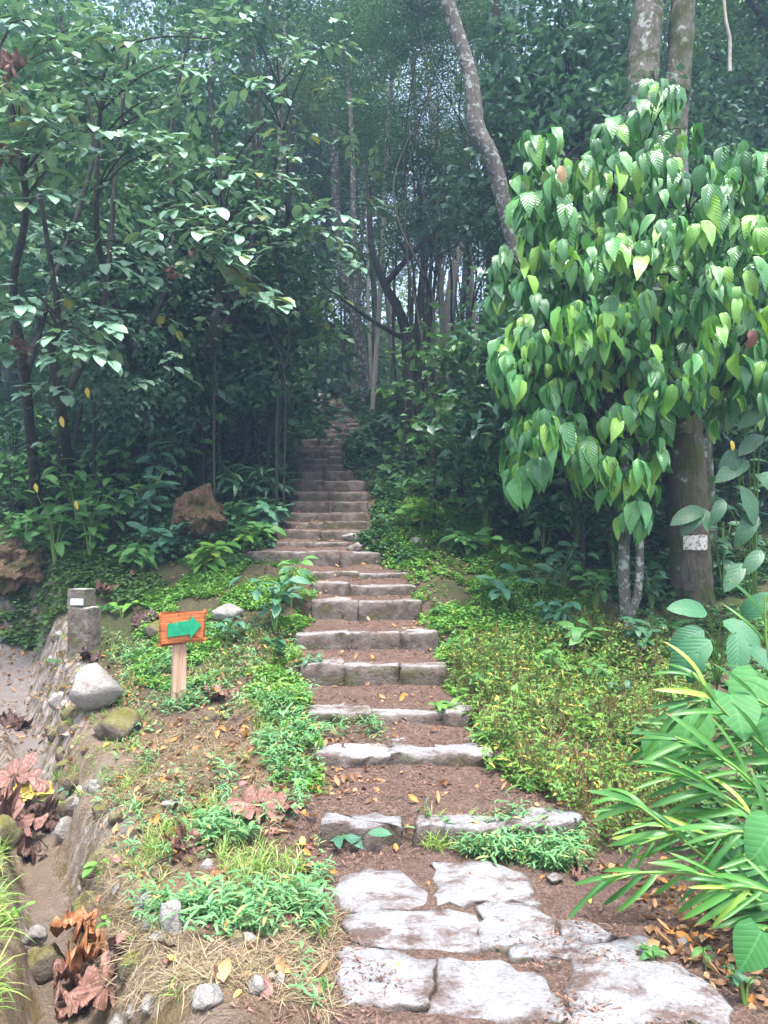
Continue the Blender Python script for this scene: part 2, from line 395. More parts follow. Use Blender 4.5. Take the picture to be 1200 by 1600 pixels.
zg = np.clip(sstep(5.5, 8, YY) + .2, 0, 1) * (1 - WG) * (1 - zr)
zb = (1 - sstep(5.5, 7, YY)) * (1 - WG) * (XX < .2) * sstep(-.25, .25, fbm(XX, YY, 1.4, 2, 44))
colr = np.stack([zr.ravel(), zg.ravel(), zb.ravel(), np.ones(zr.size)], 1).astype(np.float32)
ca = gme.color_attributes.new('zone', 'FLOAT_COLOR', 'POINT'); ca.data.foreach_set('color', colr.ravel())
tag(link('ground', gme), None, kind='structure')

# ------------------------------------------------------------------ stones
def slab_mesh(name, pts, ztop, thick, mat, seed, inset=.018, relief=.012, step=.05):
    """a stone: outline in plan, broken edges, worn arris, rough faces"""
    r = np.random.default_rng(seed)
    pts = np.array(pts, float); out = []
    for i in range(len(pts)):
        a, b = pts[i], pts[(i + 1) % len(pts)]; n = max(1, int(np.linalg.norm(b - a) / step))
        for k in range(n):
            p = a + (b - a) * k / n
            nn = np.array((b[1] - a[1], a[0] - b[0])); nn = nn / (np.linalg.norm(nn) + 1e-9)
            out.append(p + nn * (r.normal() * relief * (.4 if k == 0 else 1)))
    out = np.array(out); n = len(out); cen = out.mean(0)
    dirs = (out - cen); ln = np.linalg.norm(dirs, axis=1, keepdims=True); dirs = dirs / ln
    rings = []
    def ring(sh, z, jz=0.0, jr=0.0):
        rr = out + dirs * (sh + r.normal(size=(n, 1)) * jr)
        zz = ztop + z + .024 * fbm(rr[:, 0], rr[:, 1], 4, 3, seed) + r.normal(size=n) * jz
        rings.append(np.column_stack([rr, zz]))
    ring(.004, -thick); ring(.006, -thick * .55, .004, .009); ring(0, -thick * .25, .006, .011); ring(0.0, -.014, .006, .006); ring(-inset, 0, .002)
    for f in (.72, .42, .16):
        rr = cen + (rings[4][:, :2] - cen) * f
        rings.append(np.column_stack([rr, ztop + .024 * fbm(rr[:, 0], rr[:, 1], 4, 3, seed) + r.normal(size=n) * .0018]))
    V = np.concatenate(rings + [np.array([[cen[0], cen[1], ztop]])]); R = len(rings); F = []
    for k in range(R - 1):
        for i in range(n):
            j = (i + 1) % n; F.append((k * n + i, k * n + j, (k + 1) * n + j, (k + 1) * n + i))
    last = len(V) - 1
    for i in range(n): F.append(((R - 1) * n + i, (R - 1) * n + (i + 1) % n, last, last))
    me = bpy.data.meshes.new(name)
    me.from_pydata([tuple(v) for v in V], [], [tuple(dict.fromkeys(f)) for f in F]); me.materials.append(mat)
    for p in me.polygons: p.use_smooth = True
    return me
def gp0(px, py, z0=0.0):
    """point on the level z0 seen at a pixel"""
    u = (px - 600) / FX; v = (800 - py) / FX
    y = cos(PITCH) - v * sin(PITCH); z = sin(PITCH) + v * cos(PITCH); k = (z0 - CAMZ) / z
    return (u * k, y * k)
land = empty('stone_landing', (.6, 2.6, 0), 'pale flagstone landing at the foot of the stone stairs', 'stone landing')
def z6(l): return [(450 + a / 2.4, 1150 + b / 2.4) for a, b in l]
def z8(l): return [(700 + a / 2.4, 1050 + b / 2.4) for a, b in l]
PAV = [z6([(193,525),(300,505),(430,515),(528,600),(515,632),(265,658),(205,642)]),
 z6([(540,480),(690,478),(812,495),(890,540),(932,622),(700,614),(575,634)]),
 z6([(225,692),(300,664),(500,668),(700,672),(718,712),(695,792),(400,802),(245,768)]),
 z6([(712,640),(745,624),(925,638),(1012,700),(985,768),(735,790)]),
 z8([(240,1045),(375,988),(560,983),(762,1005),(757,1066),(620,1082),(250,1074)]),
 z6([(205,795),(360,805),(548,850),(552,905),(532,1014),(193,1004)]),
 z6([(568,836),(800,838),(965,922),(1062,1064),(850,1045),(535,1022)]),
 z8([(468,1088),(640,1080),(860,1098),(960,1160),(1052,1262),(1048,1325),(700,1330),(468,1320)]),
 z6([(1020,690),(1100,688),(1195,735),(1150,752),(1025,748)])]
for i, pl in enumerate(PAV):
    pts = [gp0(px, py) for px, py in pl]
    pts = np.array(pts); pts = pts.mean(0) + (pts - pts.mean(0)) * 1.05
    me = slab_mesh('flagstone', pts, .003 + .004 * (i % 3), .15, M_slab, 50 + i, inset=.012)
    o = link('flagstone', me); o.parent = land; o.matrix_parent_inverse = Matrix.Translation((-.6, -2.6, 0))
stairs = empty('stone_stairway', (sxc[1], sy[1], 0), 'long rough stone stairway climbing into the shaded forest', 'stairway')
for si, (py, d, js) in enumerate(STEPS):
    z = sz[si + 1]; low = sz[si]
    dep = .40 if si < 8 else (.26 if si < 22 else .22)
    pairs = [(js[k], js[k + 1]) for k in range(len(js) - 1)]
    for k, (a, b) in enumerate(pairs):
        if b - a < 16 and si < 20: continue
        jit = random.uniform(-.03, .03) if si else 0
        x0 = (a - 600) / FX * d + .008; x1 = (b - 600) / FX * d - .008
        if si == 0:
            depth = [.20, 0, .34, .22][k] if k < 4 else .25
        else: depth = dep + random.uniform(-.07, .07)
        y0 = d + jit; n = 3
        skew = random.uniform(-.03, .03)
        front = [(x0 + (x1 - x0) * t, y0 + skew * (t - .5) + random.uniform(-.022, .022)) for t in (0, .25, .5, .75, 1)]
        back = [(x0 + (x1 - x0) * t, y0 + depth + random.uniform(-.07, .05)) for t in (1, .7, .4, 0)]
        zt = z + random.uniform(-.022, .012)
        th = zt - low + .10
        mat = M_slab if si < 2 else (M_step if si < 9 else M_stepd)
        me = slab_mesh('step_stone', front + back, zt, th, mat, 200 + si * 7 + k, inset=.02, relief=.017, step=.05 if si < 12 else .10)
        o = link('step_stone', me); o.parent = stairs; o.matrix_parent_inverse = Matrix.Translation((-sxc[1], -sy[1], 0))

def rock_mesh(name, seed, mat, sx=1, sy_=1, sz_=1, rough=.25, sub=2, facet=True):
    bm = bmesh.new(); bmesh.ops.create_icosphere(bm, subdivisions=sub, radius=1)
    r = random.Random(seed)
    planes = [(Vector((r.uniform(-1, 1), r.uniform(-1, 1), r.uniform(-.4, 1))).normalized(), r.uniform(.55, .85)) for _ in range(9)]
    from mathutils import noise
    for v in bm.verts:
        if facet:
            for nrm, dd in planes:
                k = v.co.dot(nrm) - dd
                if k > 0: v.co -= nrm * k * .92
        v.co += v.co.normalized() * noise.noise(v.co * 2.2 + Vector((seed, 0, 0))) * rough
        v.co += v.co.normalized() * noise.noise(v.co * 7 + Vector((seed, 3, 0))) * rough * .2
        if sub > 3: v.co += v.co.normalized() * (noise.noise(Vector((v.co.x * 9, v.co.y * 9, v.co.z * 3))) * .10 + noise.noise(v.co * 24) * .05)
        v.co = Vector((v.co.x * sx, v.co.y * sy_, v.co.z * sz_))
    me = bpy.data.meshes.new(name); bm.to_mesh(me); bm.free(); me.materials.append(mat)
    for p in me.polygons: p.use_smooth = (not facet or sub > 2) and sub < 5
    return me
def rock(px, py, wpx, label, seed, mat=None, flat=.6, sub=3, name='rock', cat='rock', group=None, dy=.9, sink=.25, rough=.25, rz=None, tall=None):
    g = G(px, py); r = wpx / FX * g[1] / 2
    me = rock_mesh(name, seed, mat or M_rock, 1, dy, tall or flat, rough, sub)
    o = link(name, me); o.location = (g[0], g[1], g[2] + r * (tall or flat) * (1 - sink * 2) ); o.scale = (r, r, r)
    o.rotation_euler = (0, 0, random.uniform(-3, 3) if rz is None else rz)
    return tag(o, label, cat, group)
#VEG
# pale boulder: a wedge with a sharp crest
rock(148, 1105, 88, 'pale grey wedge shaped boulder on the ditch edge', 3, M_rock, .8, 3, 'boulder', 'boulder', rz=.5, sink=.05, rough=.07)
rock(185, 1150, 105, 'mossy yellow brown boulder below the pale boulder', 8, M_mrock, .55, 3, 'boulder', 'boulder', rz=-.6, dy=.6)
rock(650, 852, 24, 'small pale rock in the green cover right of the steps', 12, M_rock, .8)
rock(325, 1578, 52, 'smooth grey rock at the very front of the ditch bank', 14, M_rock, .7)
rock(400, 1555, 34, 'mossy grey rock in dry needles, widest of a cluster', 15, M_rock, .7, tall=.9)
rock(437, 1545, 17, 'thin upright white stone beside the mossy grey rock', 16, M_rock, tall=1.5)
rock(425, 1530, 13, 'tiny round white stone above the thin upright stone', 17, M_rock, .8)
rock(385, 1475, 30, 'half buried pale stone in the bare soil of the left bank', 18, M_rock, .6)
rock(268, 1455, 42, 'tall white stone standing in the ditch wall', 19, M_rock, tall=1.7, sink=.3)
rock(65, 1530, 70, 'mossy grey boulder under the grass on the ditch far side', 20, M_mrock, .9, sink=.2)
rock(55, 1495, 42, 'bare pale stone topping the mossy grey boulder', 21, M_rock, .7, sink=-.5)
rock(5, 1330, 60, 'moss covered boulder between the ditch and the frame edge', 22, M_mrock, 1.0, sink=.2)
rock(148, 1235, 26, 'angular white stone above the leaf filled ditch', 23, M_rock, .9)
rock(180, 1290, 22, 'mossy stone poking out of the straw bank', 24, M_mrock, 1.2)
rock(105, 1150, 14, 'small white pebble under the pale wedge boulder', 25, M_rock)
rock(248, 995, 44, 'mossy rock half hidden behind the sign board', 26, M_mrock, .7)
rock(555, 862, 28, 'grey rock at the inner end of the stairs by the wide step', 27, M_step, .7)
rock(548, 845, 30, 'flat pale rock lying on the stair edge', 28, M_rock, .5)
rock(498, 634, 34, 'pale boulder beside the topmost steps', 29, M_rock, .8)
rock(535, 618, 40, 'brown boulder on the bank over the topmost steps', 30, M_stepd, .8)
rock(1010, 1232, 26, 'mauve grey stone in the dry weeds', 31, M_rock, .8)
rock(865, 1378, 34, 'reddish flat stone beside the landing', 32, M_stepd, .4)
rock(1068, 1480, 22, 'small pebble in the bare soil right of the landing', 33, M_rock, .6)
rock(355, 965, 50, 'grey rock behind the young plants left of the stairs', 34, M_rock, .6)
rock(265, 1262, 30, 'flat tan stone on the straw bank', 35, M_rock, .4)
rock(15, 925, 115, 'eroded brown earth lump under the overhanging plants', 36, M_earth, .7, 5, 'earth_bank', 'earth bank', sink=.0, rough=.45)
rock(315, 845, 88, 'shaggy brown rotten stump beside the left bank plants', 37, M_earth, .9, 5, 'rotten_stump', 'stump', sink=.0, rough=.4, tall=1.0)
for i in range(46):    # ditch-wall and bank stones
    yy = random.uniform(2.5, 7.5); uu = random.choice([random.uniform(-.2, .05), random.uniform(-.05, .5)])
    x = .55 - .49 * yy + uu
    r = random.uniform(.018, .055)
    me = rock_mesh('stone', 100 + i % 8, M_rock if i % 3 else M_mrock, 1, .8, .8, .25, 2) if i < 8 else bpy.data.meshes[['stone', 'stone.001', 'stone.002', 'stone.003', 'stone.004', 'stone.005', 'stone.006', 'stone.007'][i % 8]]
    o = link('stone', me); o.location = (x, yy, h(x, yy) + r * .1); o.scale = (r, r, r * random.uniform(.7, 1.3)); o.rotation_euler = (random.uniform(-.5, .5), random.uniform(-.5, .5), random.uniform(0, 6))
    tag(o, 'small rough stone bedded in the earth along the ditch', 'stone', 'small stones along the ditch')

for i in range(30):    # larger stones lining the ditch wall
    yy = random.uniform(2.7, 8.2); r = random.uniform(.05, .12); dz = random.uniform(.05, .9)
    x = .55 - .49 * yy - .20 * dz * (1 + .12 * (yy - 3)) 
    me = rock_mesh('wall_stone', 140 + i, M_rock if i % 3 == 0 else M_mrock, 1, .7, .9, .2, 2)
    o = link('wall_stone', me); o.location = (x, yy, h(x, yy) - r * .1); o.scale = (r, r, r); o.rotation_euler = (0, 0, random.uniform(0, 6))
    tag(o, 'rough stone half bedded in the mossy ditch wall', 'stone', 'stones lining the ditch wall')
# ------------------------------------------------------------------ sign
M_wood, t, b = base_mat('orange_stained_wood', .55, .35)
tc = t.nodes.new('ShaderNodeTexCoord'); mp = t.nodes.new('ShaderNodeMapping'); mp.inputs['Scale'].default_value = (3, 3, 40); t.links.new(tc.outputs['Object'], mp.inputs[0])
n = nnoise(t, mp.outputs[0], 2.5, 5, .6, .6); n2 = nnoise(t, tc.outputs['Object'], 14, 5, .7)
cc = ramp(t, n, [(.3, (.22, .055, .018)), (.55, (.46, .15, .045)), (.75, (.56, .24, .09))]); cc = mixc(t, ramp(t, n2, [(.58, (0, 0, 0)), (.72, (1, 1, 1))]), cc, (.17, .07, .035))
t.links.new(cc, b.inputs['Base Color']); bumpn(t, b, n, .5, .004)
M_post, t, b = base_mat('raw_post_wood', .75, .25)
tc = t.nodes.new('ShaderNodeTexCoord'); mp = t.nodes.new('ShaderNodeMapping'); mp.inputs['Scale'].default_value = (30, 30, 1.6); t.links.new(tc.outputs['Object'], mp.inputs[0])
n = nnoise(t, mp.outputs[0], 2, 5, .6, .4)
t.links.new(ramp(t, n, [(.3, (.30, .17, .11)), (.7, (.56, .38, .28))]), b.inputs['Base Color']); bumpn(t, b, n, .5, .004)
M_arrow, t, b = base_mat('worn_green_paint', .45, .5)
tc = t.nodes.new('ShaderNodeTexCoord'); n = nnoise(t, tc.outputs['Object'], 25, 5, .7)
t.links.new(ramp(t, n, [(.35, (.0, .21, .10)), (.6, (.01, .29, .14)), (.75, (.04, .36, .20))]), b.inputs['Base Color'])
M_edge, t, b = base_mat('pale_sawn_edge', .7, .3); b.inputs['Base Color'].default_value = (.50, .34, .25, 1)
M_metal, t, b = base_mat('dull_screw_metal', .4, .5); b.inputs['Metallic'].default_value = 1; b.inputs['Base Color'].default_value = (.35, .34, .33, 1)
def prism(name, pts, y0, y1, mat, bev=.0, mat2=None):
    bm = bmesh.new(); vs = [bm.verts.new((x, y0, z)) for x, z in pts]; f = bm.faces.new(vs)
    r = bmesh.ops.extrude_face_region(bm, geom=[f]); 
    for v in [g for g in r['geom'] if isinstance(g, bmesh.types.BMVert)]: v.co.y = y1
    if bev: bmesh.ops.bevel(bm, geom=bm.edges[:], offset=bev, segments=2, affect='EDGES')
    bmesh.ops.recalc_face_normals(bm, faces=bm.faces[:])
    me = bpy.data.meshes.new(name); bm.to_mesh(me); bm.free(); me.materials.append(mat)
    if mat2:
        me.materials.append(mat2)
        for p in me.polygons:
            if p.normal.x < -.8: p.material_index = 1
    return me
sg = G(280, 1104); SD = sg[1]
k = SD / FX
sign = empty('direction_sign', sg, 'small orange wooden sign with a green arrow pointing right on a short post', 'sign', rz=.42)
cz = 118 * k; kx = k * 1.08
bw, bh = 33 * kx, 26 * k
oct_ = []
for sx_, sz_ in ((1, 1), (-1, 1), (-1, -1), (1, -1)):
    corner = [(.93, 1.0), (.99, .96), (1.0, .86)] if sx_ * sz_ > 0 else [(1.0, .86), (.99, .96), (.93, 1.0)]
    oct_ += [(sx_ * a * bw, sz_ * b_ * bh) for a, b_ in corner]
oct_[-3:] = [(bw, -.74 * bh), (bw * .96, -.88 * bh), (bw * .86, -.97 * bh)]
oct_ = [(x + .004, z + x * .055) for x, z in oct_]
o = link('board', prism('board', oct_, -.045, -.010, M_wood, .003, M_edge), sign); o.location = (.012, 0, cz)
ar = [(-22 * kx, -11 * k), (9 * kx, -11 * k), (9 * kx, -18 * k), (25 * kx, 1 * k), (10 * kx, 18 * k), (10 * kx, 11 * k), (-22 * kx, 9 * k)]
ar = [(x + .006, z + x * .085) for x, z in ar]
ao = link('arrow', prism('arrow', ar, -.062, -.0455, M_arrow, .0015), sign); ao.location = (.012, 0, cz)
for sx_, sz_ in ((-.1, .8), (.25, -.72)):
    bm = bmesh.new(); bmesh.ops.create_cone(bm, segments=10, radius1=.007, radius2=.005, depth=.006, cap_ends=True)
    me = bpy.data.meshes.new('screw'); bm.to_mesh(me); bm.free(); me.materials.append(M_metal)
    s_ = link('screw', me, sign); s_.location = (sx_ * bw, -.048, cz + sz_ * bh); s_.rotation_euler = (pi / 2, 0, 0)
po = link('post', prism('post', [(-.052, -.25), (.052, -.25), (.052, cz + bh * .5), (-.052, cz + bh * .5)], -.009, .085, M_post, .004, M_edge), sign)
# concrete marker post, stepped, mossy
M_conc = stone_mat('mossy_concrete', (.36, .35, .34), (.60, .60, .58), (.14, .13, .05), .47)
M_plate, t, b = base_mat('pale_plate', .6, .3); b.inputs['Base Color'].default_value = (.45, .52, .50, 1)
cg = G(130, 1012); k = cg[1] / FX
cpost = empty('concrete_marker', cg, 'short stepped concrete marker post with moss on it', 'marker post', rz=-.25)
def rbox(name, w, d, z0, z1, mat, seed, amp=.009):
    bm = bmesh.new(); bmesh.ops.create_cube(bm, size=1); bmesh.ops.bevel(bm, geom=bm.edges[:], offset=.025, segments=2, affect='EDGES')
    bmesh.ops.subdivide_edges(bm, edges=bm.edges[:], cuts=2, use_grid_fill=True)
    from mathutils import noise
    for v in bm.verts:
        v.co = Vector((v.co.x * w, v.co.y * d, z0 + (v.co.z + .5) * (z1 - z0))); v.co += noise.noise_vector(v.co * 9 + Vector((seed, 0, 0))) * amp
    me = bpy.data.meshes.new(name); bm.to_mesh(me); bm.free(); me.materials.append(mat)
    return me
o = link('base_block', rbox('base_block', 36 * k, 34 * k, -.15, 62 * k, M_conc, 1), cpost); o.location = (.01, 0, 0)
o = link('top_block', rbox('top_block', 30 * k, 30 * k, 60 * k, 90 * k, M_conc, 4), cpost); o.location = (-.06, .04, 0)
o = link('plate', rbox('plate', 22 * k, .02, 66 * k, 76 * k, M_plate, 7, .002), cpost); o.location = (-.02, -.085, 0)

# ------------------------------------------------------------------ leaf shapes
def leaf_T(L=1.0, Wd=.5, n=5, kind='ovate', fold=.25, droop=.25, wave=0.0):
    """leaf blade along +Y, upper face +Z"""
    t = np.linspace(0, 1, n + 1)
    if kind == 'ovate': w = t ** .6 * (1 - t) ** .72
    elif kind == 'lance': w = np.sin(pi * t ** .8) ** .8
    elif kind == 'drip': w = t ** .62 * (1 - t) ** 1.2
    elif kind == 'heart': w = np.sin(pi * (t * .93 + .07) ** .58) ** .8
    elif kind == 'blade': w = (1 - t) ** .5 * np.minimum(1, t * 6 + .4)
    else: w = np.sin(pi * t) ** .7
    w = np.maximum(w / w.max(), .03) * Wd / 2
    if n >= 3: w[0] = .02 * Wd + (0 if kind != 'blade' else .1 * Wd); w[-1] = .01 * Wd
    ang = -droop * t ** 1.0
    y = np.concatenate([[0], np.cumsum(np.cos(ang * 1.5)[:-1]) / n]) * L
    z = np.concatenate([[0], np.cumsum(np.sin(ang * 1.5)[:-1]) / n]) * L
    V = []; UV = []
    for i in range(n + 1):
        lift = w[i] * fold + wave * math.sin(i * 2.3) * w[i]
        V += [(-w[i], y[i], z[i] + lift), (0, y[i], z[i]), (w[i], y[i], z[i] + w[i] * fold - wave * math.sin(i * 2.3) * w[i])]
        UV += [(.5 - w[i] / Wd, t[i]), (.5, t[i]), (.5 + w[i] / Wd, t[i])]
    if kind == 'heart':      # base lobes run back behind the petiole
        V[0] = (-Wd * .30, -L * .10, .02); V[2] = (Wd * .30, -L * .10, .02); UV[0] = (.2, 0); UV[2] = (.8, 0)
    F = []
    for i in range(n):
        a = i * 3; F += [(a, a + 1, a + 4, a + 3), (a + 1, a + 2, a + 5, a + 4)]
    return np.array(V, float), np.array(F), np.array(UV, float)
def diamond_T(L=1.0, Wd=.5, bend=.12):
    V = np.array([(0, 0, 0), (Wd / 2, L * .45, bend * L), (0, L, -bend * L * .4), (-Wd / 2, L * .45, bend * L)])
    return V, np.array([(0, 1, 2, 3)]), np.array([(.5, 0), (1, .45), (.5, 1), (0, .45)])
def merge(Ts):
    Vs, Fs, Us, o = [], [], [], 0
    for V, F, U in Ts: Vs.append(V); Fs.append(F + o); Us.append(U); o += len(V)
    return np.concatenate(Vs), np.concatenate(Fs), np.concatenate(Us)
def xf(T, R, loc, s=1.0):
    V, F, U = T; return (V * s) @ np.asarray(R).T + np.asarray(loc), F, U
def rotz(a): c_, s_ = cos(a), sin(a); return np.array([[c_, -s_, 0], [s_, c_, 0], [0, 0, 1.]])
def rotx(a): c_, s_ = cos(a), sin(a); return np.array([[1., 0, 0], [0, c_, -s_], [0, s_, c_]])
def roty(a): c_, s_ = cos(a), sin(a); return np.array([[c_, 0, s_], [0, 1., 0], [-s_, 0, c_]])
def bases(D, U):
    """batch of bases, (N,3) directions and ups -> (N,3,3) with columns X,Y,Z"""
    Y = D / (np.linalg.norm(D, axis=1, keepdims=True) + 1e-9); X = np.cross(Y, U); X /= (np.linalg.norm(X, axis=1, keepdims=True) + 1e-9)
    Z = np.cross(X, Y); return np.stack([X, Y, Z], 2)
def scatter(T, pos, R, s):
    V, F, U = T; N = len(pos)
    W_ = np.einsum('nij,vj->nvi', R, V) * s[:, None, None] + pos[:, None, :]
    return W_.reshape(-1, 3), (F[None] + (np.arange(N) * len(V))[:, None, None]).reshape(-1, F.shape[1]), np.tile(U, (N, 1))
def tube(pts, rad, sides=6, jitter=0.0, seed=0, caps=True):
    pts = np.array(pts, float); rad = np.broadcast_to(rad, (len(pts),)).astype(float); r = np.random.default_rng(seed)
    tg = np.gradient(pts, axis=0); tg /= np.linalg.norm(tg, axis=1, keepdims=True) + 1e-9
    up = np.array((.31, .95, .05)) if abs(tg[0][2]) > .5 else np.array((0, 0, 1.))
    V = []
    for i, p in enumerate(pts):
        X = norm(np.cross(tg[i], up)); Y = np.cross(X, tg[i])
        for k in range(sides):
            a = 2 * pi * k / sides; rr = rad[i] * (1 + jitter * r.normal())
            V.append(p + (X * cos(a) + Y * sin(a)) * rr)
    F = []
    for i in range(len(pts) - 1):
        for k in range(sides):
            j = (k + 1) % sides; F.append((i * sides + k, i * sides + j, (i + 1) * sides + j, (i + 1) * sides + k))
    U = np.tile(np.array([[.5, .5]]), (len(V), 1))
    return np.array(V), np.array(F), U
def spline(P_, n=12):
    P_ = np.array(P_, float)
    if len(P_) < 3: 
        t = np.linspace(0, 1, n)[:, None]; return P_[0] * (1 - t) + P_[-1] * t
    Q = np.vstack([2 * P_[0] - P_[1], P_, 2 * P_[-1] - P_[-2]]); out = []
    m = len(P_) - 1
    for s_ in np.linspace(0, m - 1e-6, n):
        i = int(s_); t = s_ - i; a, b_, c_, d_ = Q[i], Q[i + 1], Q[i + 2], Q[i + 3]
        out.append(.5 * ((2 * b_) + (-a + c_) * t + (2 * a - 5 * b_ + 4 * c_ - d_) * t * t + (-a + 3 * b_ - 3 * c_ + d_) * t ** 3))
    return np.array(out)
def TM(name, T, mat): return np_mesh(name, T[0], T[1], mat, T[2])

# ------------------------------------------------------------------ palmate dead leaves
def palmate(name, mat, lobes=9, seed=0, curl=.25, crumple=.1, petiole=True, gap=.35):
    r = np.random.default_rng(seed); A = 10 * lobes; rings = 7
    th = np.linspace(0, 2 * pi, A, endpoint=False); ph = (th * lobes / (2 * pi)) % 1
    lobe = 1 - gap * 1.15 * np.abs(2 * ph - 1) ** 5 - .10 * np.abs(2 * ph - 1)
    lob = np.repeat(r.uniform(.72, 1.05, lobes), 10); lob = np.roll((lob + np.roll(lob, 1) + np.roll(lob, -1)) / 3, 0)
    R = lobe * lob * np.where(np.abs(th - 1.5 * pi) < .25, .55, 1)
    V = [(0, 0, 0)]; U = [(.5, .5)]
    for k in range(1, rings + 1):
        t = k / rings
        rr = R * t
        pass
        x = rr * np.cos(th); y = rr * np.sin(th)
        z = .07 * np.cos(2 * pi * ph) * -t * .8 + crumple * (fbm(x + 9 + seed, y + 4, 2.6, 4, seed)) * t * 2.4 + curl * .55 * t * t * np.repeat(r.uniform(-.6, 1, lobes), 10)
        V += list(zip(x, y, z)); U += [(.5 + .5 * t * a, .5 + .5 * t * b_) for a, b_ in zip(np.cos(th), np.sin(th))]
    F = []
    for i in range(0, A, 1): F.append((0, 1 + i, 1 + (i + 1) % A, 0))
    for k in range(rings - 1):
        for i in range(A):
            j = (i + 1) % A; F.append((1 + k * A + i, 1 + k * A + j, 1 + (k + 1) * A + j, 1 + (k + 1) * A + i))
    me = bpy.data.meshes.new(name); me.from_pydata([tuple(map(float, v)) for v in V], [], [tuple(dict.fromkeys(f)) for f in F])
    me.materials.append(mat)
    for p in me.polygons: p.use_smooth = True
    l = me.uv_layers.new(name='UVMap'); U = np.array(U, np.float32)
    vi = np.empty(len(me.loops), np.int32); me.loops.foreach_get('vertex_index', vi); l.data.foreach_set('uv', U[vi].ravel())
    return me
def radial_leaf_mat(name, c1, c2, lobes=9):
    m, t, b = base_mat(name, .5, .4)
    uv = t.nodes.new('ShaderNodeUVMap'); s = t.nodes.new('ShaderNodeSeparateXYZ'); t.links.new(uv.outputs[0], s.inputs[0])
    x = mathn(t, 'SUBTRACT', s.outputs[0], .5); y = mathn(t, 'SUBTRACT', s.outputs[1], .5)
    ang = mathn(t, 'ARCTAN2', y, x); rad = mathn(t, 'MULTIPLY', mathn(t, 'SQRT', mathn(t, 'ADD', mathn(t, 'MULTIPLY', x, x), mathn(t, 'MULTIPLY', y, y))), 2)
    ph = mathn(t, 'ABSOLUTE', mathn(t, 'SUBTRACT', mathn(t, 'FRACT', mathn(t, 'MULTIPLY', mathn(t, 'ADD', ang, 6.28318), lobes / 6.28318)), .5))
    main = mathn(t, 'LESS_THAN', ph, .035)
    side = mathn(t, 'ABSOLUTE', mathn(t, 'SUBTRACT', mathn(t, 'FRACT', mathn(t, 'SUBTRACT', mathn(t, 'MULTIPLY', rad, 9), mathn(t, 'MULTIPLY', ph, 5))), .5))
    sv = mathn(t, 'GREATER_THAN', side, .45)
    tc = t.nodes.new('ShaderNodeTexCoord'); n = nnoise(t, tc.outputs['Object'], 5, 5, .65)
    col = ramp(t, n, [(.3, c1), (.65, c2)])
    vm = mathn(t, 'MAXIMUM', main, mathn(t, 'MULTIPLY', sv, .5))
    col = mixc(t, mathn(t, 'MULTIPLY', vm, .6), col, tuple(x_ * .45 for x_ in c1))
    t.links.new(col, b.inputs['Base Color'])
    bumpn(t, b, mathn(t, 'ADD', mathn(t, 'MULTIPLY', side, -.8), mathn(t, 'MULTIPLY', main, -1.0)), .6, .01)
    return m
MR_mauve = radial_leaf_mat('mauve_palmate_leaf', (.15, .07, .052), (.25, .13, .098))
MR_brown = radial_leaf_mat('brown_palmate_leaf', (.13, .065, .045), (.24, .125, .095))
MR_dark = radial_leaf_mat('dark_palmate_leaf', (.045, .022, .018), (.10, .05, .04))
MR_orange = radial_leaf_mat('orange_palmate_leaf', (.26, .10, .04), (.42, .20, .09))
MR_yellow = radial_leaf_mat('yellow_palmate_leaf', (.62, .42, .04), (.70, .55, .16))
PETI = tube(spline([(0, 0, 0), (0, -.7, .06), (.1, -1.5, .0)], 8), .02, 5)
def big_leaf(px, py, wpx, mat, label, seed, lift=.015, rx=0, ry=0, rz=0, curl=.25, crumple=.12, lobes=9, gap=.35, sy_=1.0, petiole=True, loc=None):
    g = G(px, py) if loc is None else loc
    r = wpx / FX * g[1] / 2 * (1.25 if px < 200 else 1.0)
    root = empty('dead_leaf', g + np.array((0, 0, lift)), label, 'dead leaf', 'large fallen leaves', rz)
    root.rotation_euler = (rx, ry, rz)
    o = link('blade', palmate('blade', mat, lobes, seed, curl, crumple, gap=gap), root); o.scale = (r, r * sy_, r)
    if petiole:
        s = link('petiole', TM('petiole', PETI, M_twig), root); s.scale = (r, r, r)
    return root
big_leaf(405, 1283, 116, MR_mauve, 'large mauve palmate dead leaf lying flat on the left bank', 1, .075, .2, 0, .5, .12, .16, petiole=False)
big_leaf(455, 1268, 50, MR_mauve, 'mauve leaf tucked against the large flat palmate leaf', 2, .02, .1, .1, 1.5, .2, .2)
big_leaf(290, 1345, 78, MR_brown, 'folded dark brown dead leaf in the small grass', 3, .03, .3, .9, -.9, .7, .4, 7, sy_=.8)
big_leaf(345, 1092, 62, MR_mauve, 'curled reddish dead leaf right of the sign post', 4, .03, .2, .2, .9, .5, .3, 7)
big_leaf(225, 978, 56, MR_dark, 'dark purple dead leaf left of the sign board', 5, .05, .5, 0, .2, .4, .3)
big_leaf(212, 910, 30, MR_mauve, 'mauve dead leaf at the foot of the bank plants', 6, .05, .5, 0, 1.2, .6, .4)
big_leaf(165, 935, 34, MR_mauve, 'crumpled red brown dead leaf beside the concrete marker', 7, .05, .5, .3, 2.2, .8, .4)
big_leaf(140, 1033, 32, MR_dark, 'red brown dead leaf below the concrete marker', 8, .03, .2, .3, .2, .8, .5)
big_leaf(22, 1235, 84, MR_mauve, 'mauve dead leaf arched at the back of the ditch heap', 11, .10, .2, .1, .4, .3, .2)
big_leaf(0, 1275, 70, MR_mauve, 'mauve dead leaf under the arched leaf in the ditch', 12, .12, .3, .2, 2.0, .6, .4)
big_leaf(50, 1270, 66, MR_yellow, 'yellow and tan dead leaf on top of the ditch heap', 13, .13, .5, .3, .9, .3, .25, 5, sy_=.6)
